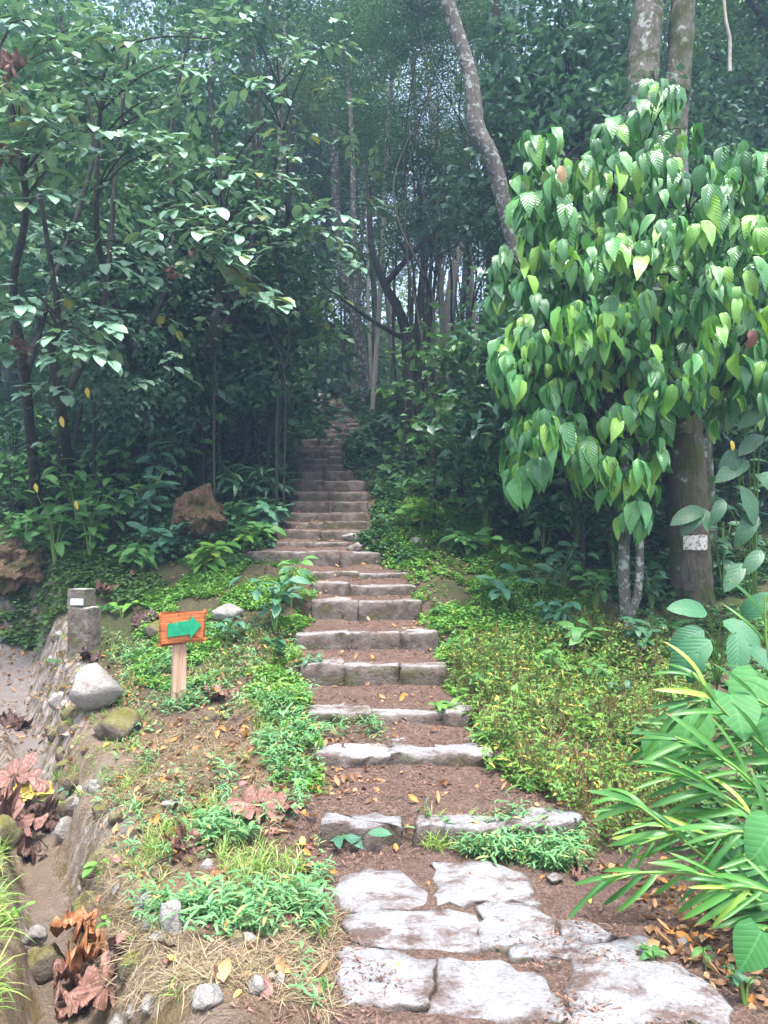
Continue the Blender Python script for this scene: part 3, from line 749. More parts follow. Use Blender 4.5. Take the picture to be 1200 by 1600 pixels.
big_leaf(28, 1310, 70, MR_mauve, 'pinkish brown dead leaf at the front of the ditch heap', 14, .10, .7, .2, 1.5, .3, .3, 5)
big_leaf(70, 1292, 60, MR_dark, 'nearly black dead leaf shading the ditch heap', 15, .03, .4, .6, .1, .7, .5)
big_leaf(50, 1345, 52, MR_dark, 'dark dead leaf lowest in the ditch heap', 16, .02, .3, .2, 2.1, .7, .5)
big_leaf(20, 1137, 48, MR_dark, 'purple brown dead leaf on the upper ditch floor', 17, .03, .2, .2, .3, .7, .5)
big_leaf(135, 1490, 84, MR_orange, 'crinkled orange dead leaf heaped in the front ditch', 58, .10, .45, .1, .3, .5, .6, 9, gap=.22)
big_leaf(150, 1515, 70, MR_orange, 'orange dead leaf slumped in the front ditch', 19, .06, .3, .3, 2.3, .7, .6, 9, gap=.22)
big_leaf(168, 1580, 100, MR_mauve, 'mauve starry dead leaf lying flat in the front ditch', 20, .09, .25, -.1, .9, .2, .2, 9, gap=.42)
big_leaf(115, 1560, 62, MR_mauve, 'torn pink dead leaf beside the starry leaf', 21, .08, .3, .3, 1.9, .5, .4, 7)
big_leaf(185, 1530, 60, MR_dark, 'dark curled dead leaf behind the orange leaves', 22, .05, .6, .3, 1.1, .7, .5)
big_leaf(128, 1585, 70, MR_brown, 'brown dead leaf at the bottom of the front ditch', 23, .03, .2, .1, 2.8, .5, .5)
big_leaf(430, 1445, 50, MR_brown, 'reddish crumbling dead leaf left of the landing', 24, .02, .1, 0, .3, .2, .5)
big_leaf(475, 1445, 62, MR_brown, 'rust brown dead leaf against the landing edge', 25, .02, .1, 0, 1.3, .2, .5)
big_leaf(342, 1378, 30, MR_orange, 'salmon dead leaf in the small grass patch', 26, .02, .1, 0, 1.3, .4, .5, 5)
big_leaf(905, 1355, 44, MR_brown, 'brown dead leaf under the weeds right of the landing', 27, .03, .2, 0, .3, .4, .6)
big_leaf(905, 1378, 30, MR_mauve, 'small rust leaf beside the flat reddish stone', 28, .02, .2, 0, 2.3, .4, .6)
big_leaf(438, 1415, 34, MR_orange, 'orange and yellow leaf near the landing corner', 29, .02, .1, .2, .7, .5, .5, 5)

# small dead leaves
DL = [TM('small_dead_leaf', leaf_T(1, w, 5, 'ovate', f, dr, .3), m) for w, f, dr, m in
      ((.5, .3, .9, M_orange), (.45, .5, -.7, M_brownl), (.55, .1, .5, M_tan), (.5, .4, 1.2, M_mauve), (.4, .2, .4, M_yellow), (.5, .3, -.9, M_tan), (.6, .4, .9, M_brownl))]
DN = ['orange', 'dark brown', 'tan', 'mauve', 'yellow', 'pale tan', 'brown']
def small_leaf(x, y, s, k, where, grp):
    R = rotz(random.uniform(0, 6.28)) @ rotx(random.uniform(-.4, .4)) @ roty(random.uniform(-.5, .5))
    o = link('dead_leaf', DL[k]); o.matrix_basis = mat4((x, y, h(x, y) + .012), R, s)
    tag(o, 'small %s dead leaf %s' % (DN[k], where), 'dead leaf', grp)
rr = random.Random(5)
for _ in range(230):
    y = rr.uniform(2.6, 7.2); x = rr.uniform(.5 - .49 * y, -.35)
    if x < -.16 * y - .3 * (y < 3.9) * 0 or True:
        if x > np.interp(y, sy, sxc - sw) : continue
        small_leaf(x, y, rr.uniform(.035, .10), rr.choice([0, 1, 2, 3, 3, 4, 5, 6, 1]), 'lying on the bank left of the steps', 'small dead leaves on the left bank')
for _ in range(40):
    y = rr.uniform(2.7, 9); x = np.interp(y, sy, sxc) + rr.uniform(-1, 1) * np.interp(y, sy, sw)
    small_leaf(x, y, rr.uniform(.03, .07), rr.choice([0, 2, 4, 1, 3]), 'on a stone step', 'small dead leaves on the steps')
for _ in range(50):
    y = rr.uniform(2.7, 9); x = np.interp(y, sy, sxc) + np.interp(y, sy, sw) + rr.uniform(0, 1.4)
    small_leaf(x, y, rr.uniform(.03, .09), rr.choice([0, 2, 4, 6, 5]), 'among the weeds right of the steps', 'small dead leaves among the right weeds')
# ------------------------------------------------------------------ ground plants nobody could count
def in_poly(x, y, poly):
    poly = np.array(poly); ins = np.zeros(len(x), bool); j = len(poly) - 1
    for i in range(len(poly)):
        xi, yi = poly[i]; xj, yj = poly[j]
        cnd = ((yi > y) != (yj > y)) & (x < (xj - xi) * (y - yi) / (yj - yi + 1e-12) + xi); ins ^= cnd; j = i
    return ins
def region(pix, n, patch=None, avoid_path=True, seed=0, pow_=1, ditch=True):
    poly = [G(a, b_)[:2] for a, b_ in pix]; poly = np.array(poly); lo, hi = poly.min(0), poly.max(0); r = np.random.default_rng(seed)
    X = r.uniform(lo[0], hi[0], n * 4); Y = r.uniform(lo[1], hi[1], n * 4)
    k = in_poly(X, Y, poly)
    if patch is not None: k &= fbm(X, Y, patch[0], 3, seed + 60) > patch[1]
    if avoid_path: k &= np.abs(X - np.interp(Y, sy, sxc)) > np.interp(Y, sy, sw) + .02 + .12 * noise2(X * 5, Y * 5, 3)
    if ditch: k &= (ditch_u(X, Y) > -.1) | (Y > 9.5)
    X, Y = X[k][:n], Y[k][:n]
    return X, Y, H(X, Y)
def rosette(nl, L, Wd, el, seed, n=2, kind='ovate', hgt=.03, droop=.6, mode='rosette'):
    r = np.random.default_rng(seed); Ts = []
    for i in range(nl):
        a = i * 2.4 + r.uniform(-.4, .4); e = el + r.uniform(-.3, .3)
        if mode == 'stem': z0 = hgt * (i + 1) / nl; o_ = (.15 * z0 * cos(a * .5), .15 * z0, z0)
        else: o_ = (0, 0, hgt * r.uniform(0, 1))
        Ts.append(xf(leaf_T(L, Wd, n, kind, .25, droop), rotz(a) @ rotx(e), o_, r.uniform(.7, 1.2)))
    return merge(Ts)
def stuff(name, label, mat, batches):
    V, F, U = merge(batches); o = link(name, np_mesh(name, V, F, mat, U)); tag(o, label, None, None, 'stuff'); o['category'] = name.replace('_', ' '); return o
def sprinkle(T_list, XYZ, smin, smax, seed, tilt=.35, off=0):
    r = np.random.default_rng(seed); X, Y, Z = XYZ; out = []; n = len(X); which = r.integers(0, len(T_list), n)
    for k, T in enumerate(T_list):
        m = which == k; c_ = m.sum()
        if not c_: continue
        a = r.uniform(0, 2 * pi, c_); up = np.stack([r.normal(0, tilt, c_), r.normal(0, tilt, c_), np.ones(c_)], 1); up /= np.linalg.norm(up, axis=1, keepdims=True)
        D = np.stack([np.cos(a), np.sin(a), np.zeros(c_)], 1); D -= up * (D * up).sum(1, keepdims=True)
        out.append(scatter(T, np.stack([X[m], Y[m], Z[m] + off], 1), bases(D, up), r.uniform(smin, smax, c_)))
    return out
COV = [rosette(6, .034, .022, .25, i, 2, hgt=.05, mode='stem') for i in range(3)] + [rosette(7, .026, .02, .35, 7 + i, 2, hgt=.03) for i in range(3)]
LCOV = [(200,1010),(240,960),(190,925),(230,890),(330,870),(400,880),(480,880),(500,930),(500,1010),(480,1040),(480,1120),(330,1090),(215,1075)]
RCOV = [(575,880),(600,850),(600,800),(660,770),(760,790),(830,870),(960,990),(1060,1020),(1060,1100),(760,1090),(700,1040),(670,960),(645,900)]
stuff('ground_cover', 'low bright green small leaved creeper spreading over the bank left of the steps', M_cover,
      sprinkle(COV, region(LCOV, 5200, (1.5, -.05), seed=1), .7, 1.5, 1))
stuff('ground_cover', 'dense bright green creeper carpet spreading down the right side of the steps', M_cover,
      sprinkle(COV, region(RCOV, 8500, (1.5, -.18), seed=2), .7, 1.6, 2))
BIGC = [rosette(6, .075, .045, .25, 20 + i, 3, hgt=.10, mode='stem') for i in range(4)]
UPL = [(380,870),(300,880),(180,880),(60,890),(0,860),(0,700),(150,640),(330,620),(480,625),(515,660),(455,690),(450,770),(430,820)]
UPR = [(600,800),(590,770),(585,720),(560,690),(565,640),(545,615),(700,600),(900,640),(1200,700),(1200,930),(1000,960),(830,880),(750,790),(650,770)]
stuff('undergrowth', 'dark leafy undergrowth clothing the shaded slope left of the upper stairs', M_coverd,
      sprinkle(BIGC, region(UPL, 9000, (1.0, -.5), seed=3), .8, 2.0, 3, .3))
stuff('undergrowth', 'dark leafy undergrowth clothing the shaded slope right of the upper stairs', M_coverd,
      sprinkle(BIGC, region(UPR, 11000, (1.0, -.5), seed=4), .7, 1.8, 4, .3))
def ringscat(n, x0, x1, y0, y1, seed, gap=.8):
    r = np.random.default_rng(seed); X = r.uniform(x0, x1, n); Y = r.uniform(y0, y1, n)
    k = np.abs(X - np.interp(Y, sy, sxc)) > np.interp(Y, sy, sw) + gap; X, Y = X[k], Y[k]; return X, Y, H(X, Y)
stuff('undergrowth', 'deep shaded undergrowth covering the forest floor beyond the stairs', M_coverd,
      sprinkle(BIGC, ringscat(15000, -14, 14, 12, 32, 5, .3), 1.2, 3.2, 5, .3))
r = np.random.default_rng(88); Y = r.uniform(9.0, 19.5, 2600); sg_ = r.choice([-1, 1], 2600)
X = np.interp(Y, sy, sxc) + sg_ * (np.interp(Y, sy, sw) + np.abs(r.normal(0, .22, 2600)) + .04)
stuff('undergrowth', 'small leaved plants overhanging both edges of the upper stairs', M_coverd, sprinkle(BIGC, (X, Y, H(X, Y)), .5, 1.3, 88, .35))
Y = r.uniform(4.4, 9.4, 1500); sg_ = r.choice([-1, 1], 1500); X = np.interp(Y, sy, sxc) + sg_ * (np.interp(Y, sy, sw) + np.abs(r.normal(0, .13, 1500)) - .05)
stuff('ground_cover', 'bright creeper tufts growing over the ends of the lower step stones', M_cover, sprinkle(COV, (X, Y, H(X, Y)), .6, 1.4, 89, .35))
Y = r.uniform(30, 50, 14000); X = r.uniform(-30, 30, 14000)
stuff('undergrowth', 'pale sunlit undergrowth on the distant hillside', M_forest3, sprinkle(BIGC, (X, Y, H(X, Y)), 3, 7, 90, .35))
# grasses
def tuft(nb, L, Wd, seed, spread=.7, droop=1.0, n=3):
    r = np.random.default_rng(seed); Ts = []
    for i in range(nb):
        a = r.uniform(0, 2 * pi); e = r.uniform(.25, 1.35) * spread
        Ts.append(xf(leaf_T(L, Wd, n, 'blade', .3, droop * r.uniform(.4, 1.4)), rotz(a) @ rotx(pi / 2 - e), (r.normal(0, .012), r.normal(0, .012), 0), r.uniform(.5, 1.15)))
    return merge(Ts)
def bam(seed, nb=8, L=.05, Wd=.010):          # little leaning stem with flat pointed leaves
    r = np.random.default_rng(seed); Ts = []; lean = r.uniform(0, 6.28); hh = r.uniform(.05, .10)
    for i in range(nb):
        t = (i + 1) / nb; a = r.uniform(0, 6.28); p = np.array((cos(lean) * .05 * t, sin(lean) * .05 * t, hh * t))
        Ts.append(xf(leaf_T(L, Wd, 3, 'lance', .2, .5), rotz(a) @ rotx(r.uniform(-.1, .6)), p, r.uniform(.7, 1.25)))
    return merge(Ts)
TUF = [tuft(9, .11, .005, i) for i in range(4)]
BAM = [bam(30 + i) for i in range(5)]
SG = [ (([(200,1380),(235,1300),(330,1245),(420,1330),(470,1350),(520,1400),(530,1470),(450,1490),(390,1470),(250,1480),(195,1440)]), 900, -.05),
       (([(395,1100),(470,1080),(500,1150),(600,1180),(605,1230),(530,1245),(430,1230),(400,1170)]), 700, -.08),
       (([(200,1000),(300,990),(470,1010),(480,1085),(380,1080),(330,1110),(210,1130),(170,1080)]), 1000, -.08),
       (([(655,1300),(900,1295),(940,1330),(900,1370),(760,1345),(660,1330)]), 800, -.2),
       (([(380,1540),(420,1490),(520,1400),(530,1480),(500,1520)]), 120, 0),
       (([(485,1130),(600,1130),(605,1160),(485,1165)]), 90, -.3),
       (([(500,1300),(560,1330),(600,1340),(540,1360),(530,1600),(500,1600),(490,1400)]), 260, -.1),
       (([(120,1100),(80,1020),(100,980),(220,1000),(200,1100)]), 200, .0),
       (([(180,1100),(240,1100),(250,1250),(200,1300),(170,1200)]), 160, .0)]
BANK = [(200,1600),(190,1400),(150,1250),(200,1130),(180,1020),(480,1010),(500,1150),(600,1190),(600,1240),(500,1260),(510,1330),(540,1480),(530,1600)]
gb = sprinkle(BAM, region(BANK, 800, (1.9, .12), seed=69), .4, 1.1, 69, .3) + sprinkle(COV, region(BANK, 600, (2.1, .15), seed=68), .6, 1.3, 68, .3)
for i, (pg, n, th) in enumerate(SG): n = int(n * .5); th = th + .16; gb += sprinkle(BAM, region(pg, n, (2.5, th), seed=70 + i, avoid_path=i not in (3, 5)), .7, 1.5, 70 + i, .2)
stuff('grass', 'small bright green bamboo like grass growing in patches around the lower steps', M_grass, gb)
gb = []
gb = sprinkle(TUF, region([(60,1160),(90,1000),(230,1000),(240,1200),(260,1450),(290,1600),(170,1600),(150,1400)], 420, (2.2, .0), seed=67, ditch=False), .4, 1.1, 67, .5)
for i, (pg, n, th) in enumerate(SG[:4] + SG[7:]): gb += sprinkle(TUF, region(pg, n // 4, (2.0, th), seed=90 + i, avoid_path=i != 3), .6, 1.2, 90 + i, .2)
r = np.random.default_rng(5); yy = r.uniform(2.4, 4.1, 750); uu = r.uniform(-1.30, -.64, 750); xx = .55 - .49 * yy + uu
TUL = [tuft(12, .22, .007, 50 + i, .8, 1.2, 4) for i in range(4)]
gb += sprinkle(TUL, (xx[:560], yy[:560], H(xx[:560], yy[:560])), .5, 1.1, 6, .2)
stuff('grass', 'thin upright grass blades along the ditch and the bank', M_grassy, gb)
# dry straw and needles
stuff('undergrowth', 'green plants knitting together on the earth bank behind the concrete marker', M_forest3, sprinkle(BIGC, region([(0,985),(0,850),(200,870),(270,925),(200,955),(150,930),(100,965)], 1300, (1.6, -.15), seed=41, ditch=False), .5, 1.3, 41, .3))
stuff('undergrowth', 'small leaved plants filling the slope right of the wide step', M_cover, sprinkle(BIGC, region([(585,790),(700,750),(780,850),(720,920),(640,900),(600,870)], 500, (1.6, -.4), seed=42), .4, 1.0, 42, .3))
r = np.random.default_rng(91); X = r.uniform(1.75, 5.5, 4200); Y = r.uniform(2.6, 8.2, 4200); k = (X > 1.25 + .12 * Y) & (fbm(X, Y, 1.3, 3, 92) > -.3); X, Y = X[k], Y[k]
stuff('undergrowth', 'mixed low green plants under and behind the ginger canes', M_young, sprinkle(BIGC, (X, Y, H(X, Y)), .35, 1.0, 91, .3))
STR = [leaf_T(.10, .0028, 3, 'blade', .1, d_) for d_ in (.3, .9, -.3)]
r = np.random.default_rng(8)
def strawset(poly, n, seed, smin=.5, smax=1.4, patch=(2, -.1), off=.006, tilt=.3):
    XYZ = region(poly, n, patch, False, seed, ditch=False); return sprinkle(STR, XYZ, smin, smax, seed, tilt, off)
ST = strawset([(150,1250),(250,1150),(350,1130),(440,1180),(420,1300),(260,1300),(230,1400),(160,1400)], 6500, 1) + \
     strawset([(230,1600),(300,1490),(400,1480),(500,1400),(530,1440),(525,1600)], 3300, 2) + strawset([(120,1400),(200,1300),(260,1400),(330,1600),(200,1600)], 3000, 3) + \
     strawset([(700,1050),(1060,1060),(1040,1260),(900,1290),(780,1200)], 2200, 4, .6, 1.3, (2, -.3), .03, .6) + strawset([(880,1270),(960,1270),(960,1330),(880,1330)], 500, 5)
stuff('dry_straw', 'dry straw blades matted over the banks beside the lower steps', M_straw, ST)
FRG = [leaf_T(.05, .026, 3, 'ovate', .5, 1.2), leaf_T(.035, .022, 3, 'ovate', -.3, .8), leaf_T(.07, .03, 3, 'ovate', .9, -.9)]
fx = [region(BANK + [(100,1500)], 1500, (2.2, -.2), seed=31, avoid_path=False), region([(700,1050),(1060,1060),(1060,1290),(900,1330),(780,1200)], 700, None, seed=32), region([(900,1340),(1200,1450),(1200,1600),(1130,1560),(1000,1460),(880,1400)], 350, None, seed=33), region(LCOV, 250, None, seed=34), region(RCOV, 350, None, seed=35), region(UPR, 900, (1.5, -.1), seed=36), region(UPL, 500, (1.5, 0), seed=37), region([(0,1100),(90,1000),(200,1000),(200,1140),(100,1250),(60,1150)], 260, None, seed=38, ditch=False)]
fx.append((lambda X_, Y_: (X_, Y_, H(X_, Y_)))(*(lambda Y_: (np.interp(Y_, sy, sxc) + np.random.default_rng(4).uniform(-1, 1, len(Y_)) * np.interp(Y_, sy, sw), Y_))(np.random.default_rng(3).uniform(3.9, 11, 420))))
fx.append(region([(0,1190),(0,960),(90,960),(110,1100),(60,1190)], 200, None, seed=39, ditch=False))
stuff('leaf_litter', 'curled fragments of tan and brown dead leaves scattered over banks and slopes', M_frag, sum([sprinkle(FRG, f_, .4, 1.25, 140 + i, .5, .012) for i, f_ in enumerate(fx)], []))
NE = [leaf_T(.045, .0035, 1, 'x', .1, .2), leaf_T(.03, .007, 1, 'x', .3, .2), leaf_T(.02, .011, 1, 'x', .3, .2)]
X = r.uniform(-2.6, 2.6, 52000); Y = 2.5 + (r.uniform(0, 1, 52000) ** 1.3) * 6.5
hw = np.interp(Y, sy, sw); xc = np.interp(Y, sy, sxc)
k = (np.abs(X - xc) < hw + .35) | ((X < xc) & (X > .75 - .49 * Y)) | ((X > 1) & (Y < 3.9))
k &= fbm(X, Y, 3.3, 3, 77) > -.12 + .20 * (np.abs(X - xc) < hw) * (Y < 3.9)
# keep the stone faces fairly bare: litter lies at the back of each tread
kk = np.clip(np.searchsorted(sy, Y, side='right') - 1, 0, len(sy) - 1)
k &= ~((np.abs(X - xc) < hw) & (kk > 0) & (Y - sy[kk] < .17 + .12 * noise2(X * 7, Y * 7, 5)))
X, Y = X[k], Y[k]
zz = H(X, Y); zz = np.where((kk[k] == 0) & (np.abs(X - xc[k]) < hw[k]), np.maximum(zz, .002), zz)
stuff('leaf_litter', 'reddish brown needles and leaf crumbs strewn over steps and soil', M_litter, sprinkle(NE, (X, Y, zz), .5, 1.4, 9, .25, .006))
# weeds of the right meadow: stems with small leaves, many gone yellow
WEED = [rosette(13, .042, .02, .3, 60 + i, 2, hgt=.22, mode='stem') for i in range(5)]
WREG = [(690,1080),(760,1040),(900,1010),(1060,1060),(1080,1160),(1040,1260),(960,1300),(850,1280),(770,1215),(740,1150)]
wx = region([(670,1080),(740,1020),(900,980),(1090,1030),(1110,1160),(1080,1290),(980,1340),(860,1290),(770,1240),(725,1160)], 1350, (1.3, -.02), seed=12)
stuff('weeds', 'knee high weeds with small green and yellow leaves right of the lower steps', M_weed, sprinkle(WEED, wx, .4, 1.25, 12, .35) + sprinkle(BAM, region([(680,1060),(760,1000),(900,990),(1080,1030),(1100,1160),(1060,1290),(960,1340),(850,1310),(760,1240),(735,1150)], 1300, (1.5, -.3), seed=15), .8, 2.0, 15, .3))
STK = [tube([(0, 0, 0), (.015, .01, .12), (.03, .0, .24)], .0022, 3)]
stuff('weed_stalks', 'thin reddish dry stalks standing among the weeds', M_stalk, sprinkle(STK, tuple(a[::1] for a in wx), .5, 1.3, 12, .3) + sprinkle(STK, region(WREG, 500, None, seed=13), .5, 1.2, 13, .45))

# ------------------------------------------------------------------ leafy plants whose leaves can be picked apart
def LM(name, L, Wd, n, kind, fold, droop, mat, wave=0): return TM(name, leaf_T(L, Wd, n, kind, fold, droop, wave), mat)
LS = {
 'young': [LM('leaf', 1, .42, 5, 'ovate', .2, d_, M_young) for d_ in (.3, .6, .9)],
 'dark': [LM('leaf', 1, .45, 5, 'ovate', .2, d_, M_dark) for d_ in (.3, .6, .9)],
 'teal': [LM('leaf', 1, .42, 5, 'ovate', .15, d_, M_teal) for d_ in (.2, .6, .8)],
 'long': [LM('leaf', 1, .22, 6, 'lance', .3, d_, M_dark) for d_ in (.4, .8, 1.1)],
 'round': [LM('leaf', 1, .8, 5, 'heart', .1, d_, M_teal) for d_ in (.2, .5)],
 'yellowish': [LM('leaf', 1, .45, 5, 'ovate', .2, d_, M_cover) for d_ in (.3, .6)],
}
def leafy(px, py, hpx, wpx, nleaf, lpx, kind, label, group=None, seed=None, stems=3, name='leafy_plant', cat='plant', lean=0.0, loc=None):
    """plant rooted at the ground point; height, spread and leaf length given in photo pixels at its distance"""
    r = np.random.default_rng(int(px * 7 + py) if seed is None else seed)
    g = G(px, py) if loc is None else loc; k = g[1] / FX
    Hh, Ww, L = hpx * k, wpx * k / 2, lpx * k
    root = empty(name, g, label, cat, group)
    stT = []; spots = []
    for s_ in range(stems):
        a = r.uniform(0, 2 * pi); tip = np.array((cos(a) * Ww * r.uniform(.3, 1) + lean * Hh, sin(a) * Ww * r.uniform(.3, .9), Hh * r.uniform(.65, 1)))
        c_ = spline([(0, 0, -.03), tip * np.array((.3, .3, .6)), tip], 9); stT.append(tube(c_, np.linspace(.012, .004, 9) * max(.5, min(2, Hh)), 4)); spots.append(c_)
    link('stem', TM('stem', merge(stT), M_gstem if Hh < 1 else M_twig), root)
    per = max(1, nleaf // stems); ms = LS[kind]
    for s_, c_ in enumerate(spots):
        for i in range(per):
            t = .25 + .75 * (i + 1) / per; q = t * 8; i0 = min(7, int(q)); p = c_[i0] + (c_[i0 + 1] - c_[i0]) * (q - i0)
            a = i * 2.4 + s_ + r.uniform(-.5, .5); e = r.uniform(-.35, .55)
            D = np.array((cos(a) * cos(e), sin(a) * cos(e), sin(e))); pp = p + D * L * .12
            U_ = norm(np.array((r.normal(0, .3), -.35 + r.normal(0, .3), 1.0)))
            link('leaf', ms[int(r.integers(len(ms)))], root, mat4(pp, basis(D, U_), L * r.uniform(.7, 1.15)))
    return root
# near hero plants
leafy(430, 990, 95, 110, 34, 34, 'teal', 'bushy young plant beside the fifth step on the left', stems=6)
leafy(455, 950, 75, 80, 26, 30, 'young', 'bright leafy plant behind the bushy one, left of the steps', stems=5)
leafy(352, 1010, 45, 50, 12, 30, 'teal', 'small blue green seedling between the sign and the bushy plant', stems=2)
leafy(425, 1030, 30, 44, 8, 28, 'dark', 'dark low seedling under the bushy plant on the left', stems=2)
leafy(495, 1065, 40, 60, 26, 14, 'dark', 'tiny leaved dark herb clump beside the fourth step', stems=6)
leafy(380, 868, 42, 46, 14, 20, 'yellowish', 'bright young plant at the outer end of the wide step', stems=3)
leafy(190, 965, 26, 50, 10, 22, 'yellowish', 'low light green plant beside the concrete marker', stems=3)
leafy(905, 1025, 62, 90, 14, 38, 'young', 'light green broad leaved seedling below the glossy shrub', stems=3)
leafy(935, 1065, 26, 44, 7, 24, 'young', 'smaller light green seedling in the weeds under the glossy shrub', stems=2)
leafy(790, 960, 70, 110, 16, 36, 'teal', 'blue green plant with large leaves beside the ferns', stems=3)
leafy(800, 905, 60, 100, 18, 30, 'young', 'fresh green plant with round leaves right of the creeper carpet', stems=4)
leafy(845, 940, 70, 80, 16, 32, 'dark', 'dark plant with drooping leaves behind the ferns', stems=3)
leafy(1022, 1512, 30, 40, 8, 26, 'young', 'small seedling at the right edge of the landing', stems=2)
leafy(1105, 1520, 30, 30, 5, 24, 'young', 'thin seedling in the bare soil under the ginger leaves', stems=1)
leafy(1165, 1580, 55, 70, 18, 20, 'dark', 'dark small leaved plant in the soil under the heart leaf', stems=5)
leafy(560, 1325, 32, 100, 14, 34, 'teal', 'flat rosette of long dull leaves under the lowest step', stems=5)
leafy(505, 1560, 26, 34, 6, 20, 'young', 'seedling with round leaves against the front of the landing', stems=2)
leafy(152, 1385, 40, 22, 7, 22, 'yellowish', 'light green seedling on the ditch wall by the leaf heap', stems=2)
leafy(130, 1450, 34, 26, 8, 18, 'yellowish', 'bright green herb on the lower ditch wall', stems=3)
leafy(162, 1465, 26, 20, 6, 16, 'yellowish', 'second bright herb on the lower ditch wall', stems=2)
leafy(12, 1450, 30, 60, 20, 16, 'yellowish', 'bright leafy weed over the far ditch bank', stems=5)
leafy(107, 1255, 18, 16, 5, 12, 'teal', 'tiny seedling on the upper ditch wall', stems=1)
leafy(80, 1272, 22, 34, 8, 18, 'yellowish', 'green seedling overhanging the heap of dead leaves', stems=2)
leafy(690, 1310, 20, 40, 9, 22, 'teal', 'small starry weed at the foot of the lowest step', stems=3)
for i, (px, py, hh, ww, kd, lb) in enumerate([(745,1090,40,44,'young','fresh green weed at the near corner of the creeper carpet'),(800,1130,46,50,'yellowish','light green weed in the middle of the dry weeds'),(860,1060,60,60,'young','tall fresh weed at the back of the dry weeds'),(970,1110,56,60,'dark','dark weed at the ginger side of the dry weeds'),
        (910,1160,44,50,'yellowish','light green weed near the mauve grey stone'),(820,1210,36,44,'young','low fresh weed at the front of the dry weeds'),(700,1130,34,40,'yellowish','light green weed touching the third step'),(1010,1180,60,50,'young','fresh weed under the ginger tips'),(930,1090,70,60,'young','tallest fresh weed below the light green seedling')]):
    leafy(px, py, hh, ww, 22, 18, kd, lb, stems=5)
# left bank plants
LB = [(35,905,110,90,'young'),(85,890,120,90,'young'),(140,880,110,90,'young'),(60,800,120,110,'young'),(120,830,110,110,'young'),(180,850,120,100,'young'),
      (225,840,110,90,'teal'),(180,780,110,110,'young'),(240,800,130,80,'teal'),(280,790,150,70,'young'),(20,820,120,90,'young'),(250,880,60,80,'teal'),
      (320,900,50,80,'yellowish'),(215,900,50,70,'young'),(150,760,90,90,'long'),(60,760,120,70,'long'),(330,760,60,90,'dark'),(380,790,70,100,'long'),(430,790,60,60,'long'),
      (420,830,40,60,'teal'),(350,720,60,100,'dark'),(270,740,80,90,'long'),(200,720,90,110,'dark'),(110,700,100,120,'dark'),(20,740,110,90,'long'),(400,850,30,50,'young')]
nm = {'young': 'fresh green', 'dark': 'dark green', 'teal': 'blue green', 'long': 'narrow leaved', 'round': 'round leaved', 'yellowish': 'light green'}
pos_w = ['above the concrete marker', 'near the earth lump', 'beside the rotten stump', 'behind the rotten stump', 'below the arching saplings']
for i, (px, py, hh, ww, kd) in enumerate(LB):
    where = 'above the earth lump' if px < 90 else 'above the concrete marker' if px < 170 else 'left of the rotten stump' if px < 275 else 'beside the rotten stump' if px < 345 else 'between the stump and the stairs'
    row = 'front row' if py > 840 else 'middle row' if py > 770 else 'back row'
    leafy(px, py, hh, ww, 42, 30 if kd != 'long' else 42, kd, '%s plant %s on the left bank, %s' % (nm[kd], where, row), 'plants on the left bank', stems=7)
# right side plants
RB = [(720,780,110,90,'dark'),(760,830,90,110,'teal'),(700,700,70,90,'round'),(740,690,110,90,'round'),(790,760,120,100,'dark'),(850,870,90,110,'young'),(880,930,80,100,'dark'),
      (930,960,80,80,'young'),(820,830,100,90,'dark'),(900,860,110,110,'dark'),(960,900,100,100,'dark'),(1020,960,80,90,'dark'),(680,640,80,80,'round'),(760,640,90,90,'dark'),
      (640,720,40,70,'dark'),(680,780,40,80,'dark'),(620,690,40,60,'teal'),(840,780,100,90,'dark'),(1130,930,120,90,'dark'),(1180,900,160,90,'teal'),(1140,850,150,110,'dark'),
      (700,740,60,80,'teal'),(730,870,40,70,'young'),(660,830,40,60,'yellowish'),(870,990,50,80,'teal'),(1000,1030,60,80,'dark')]
for i, (px, py, hh, ww, kd) in enumerate(RB):
    where = 'near the shaggy dark tree' if px < 700 and py < 760 else 'beside the creeper carpet' if px < 740 else 'left of the glossy shrub' if px < 870 else 'under the glossy shrub' if px < 1010 else 'around the broken trunk'
    row = 'lowest on the slope' if py > 900 else 'halfway up the slope' if py > 790 else 'high on the slope'
    leafy(px, py, hh, ww, 40, 28, kd, '%s plant %s, %s' % (nm[kd], where, row), 'plants on the right slope', stems=7)
# smaller plants in the shade along the stairs
r = np.random.default_rng(77)
for i in range(34):
    px, py = (r.uniform(0, 440), r.uniform(640, 780)) if i % 2 else (r.uniform(590, 800), r.uniform(620, 780))
    leafy(px, py, r.uniform(30, 60), r.uniform(50, 90), 14, 20, ['dark', 'long', 'teal', 'young'][i % 4], 'low shaded plant on the slope %s of the upper stairs' % ('left' if i % 2 else 'right'), 'low shaded plants %s of the upper stairs' % ('left' if i % 2 else 'right'), stems=3)

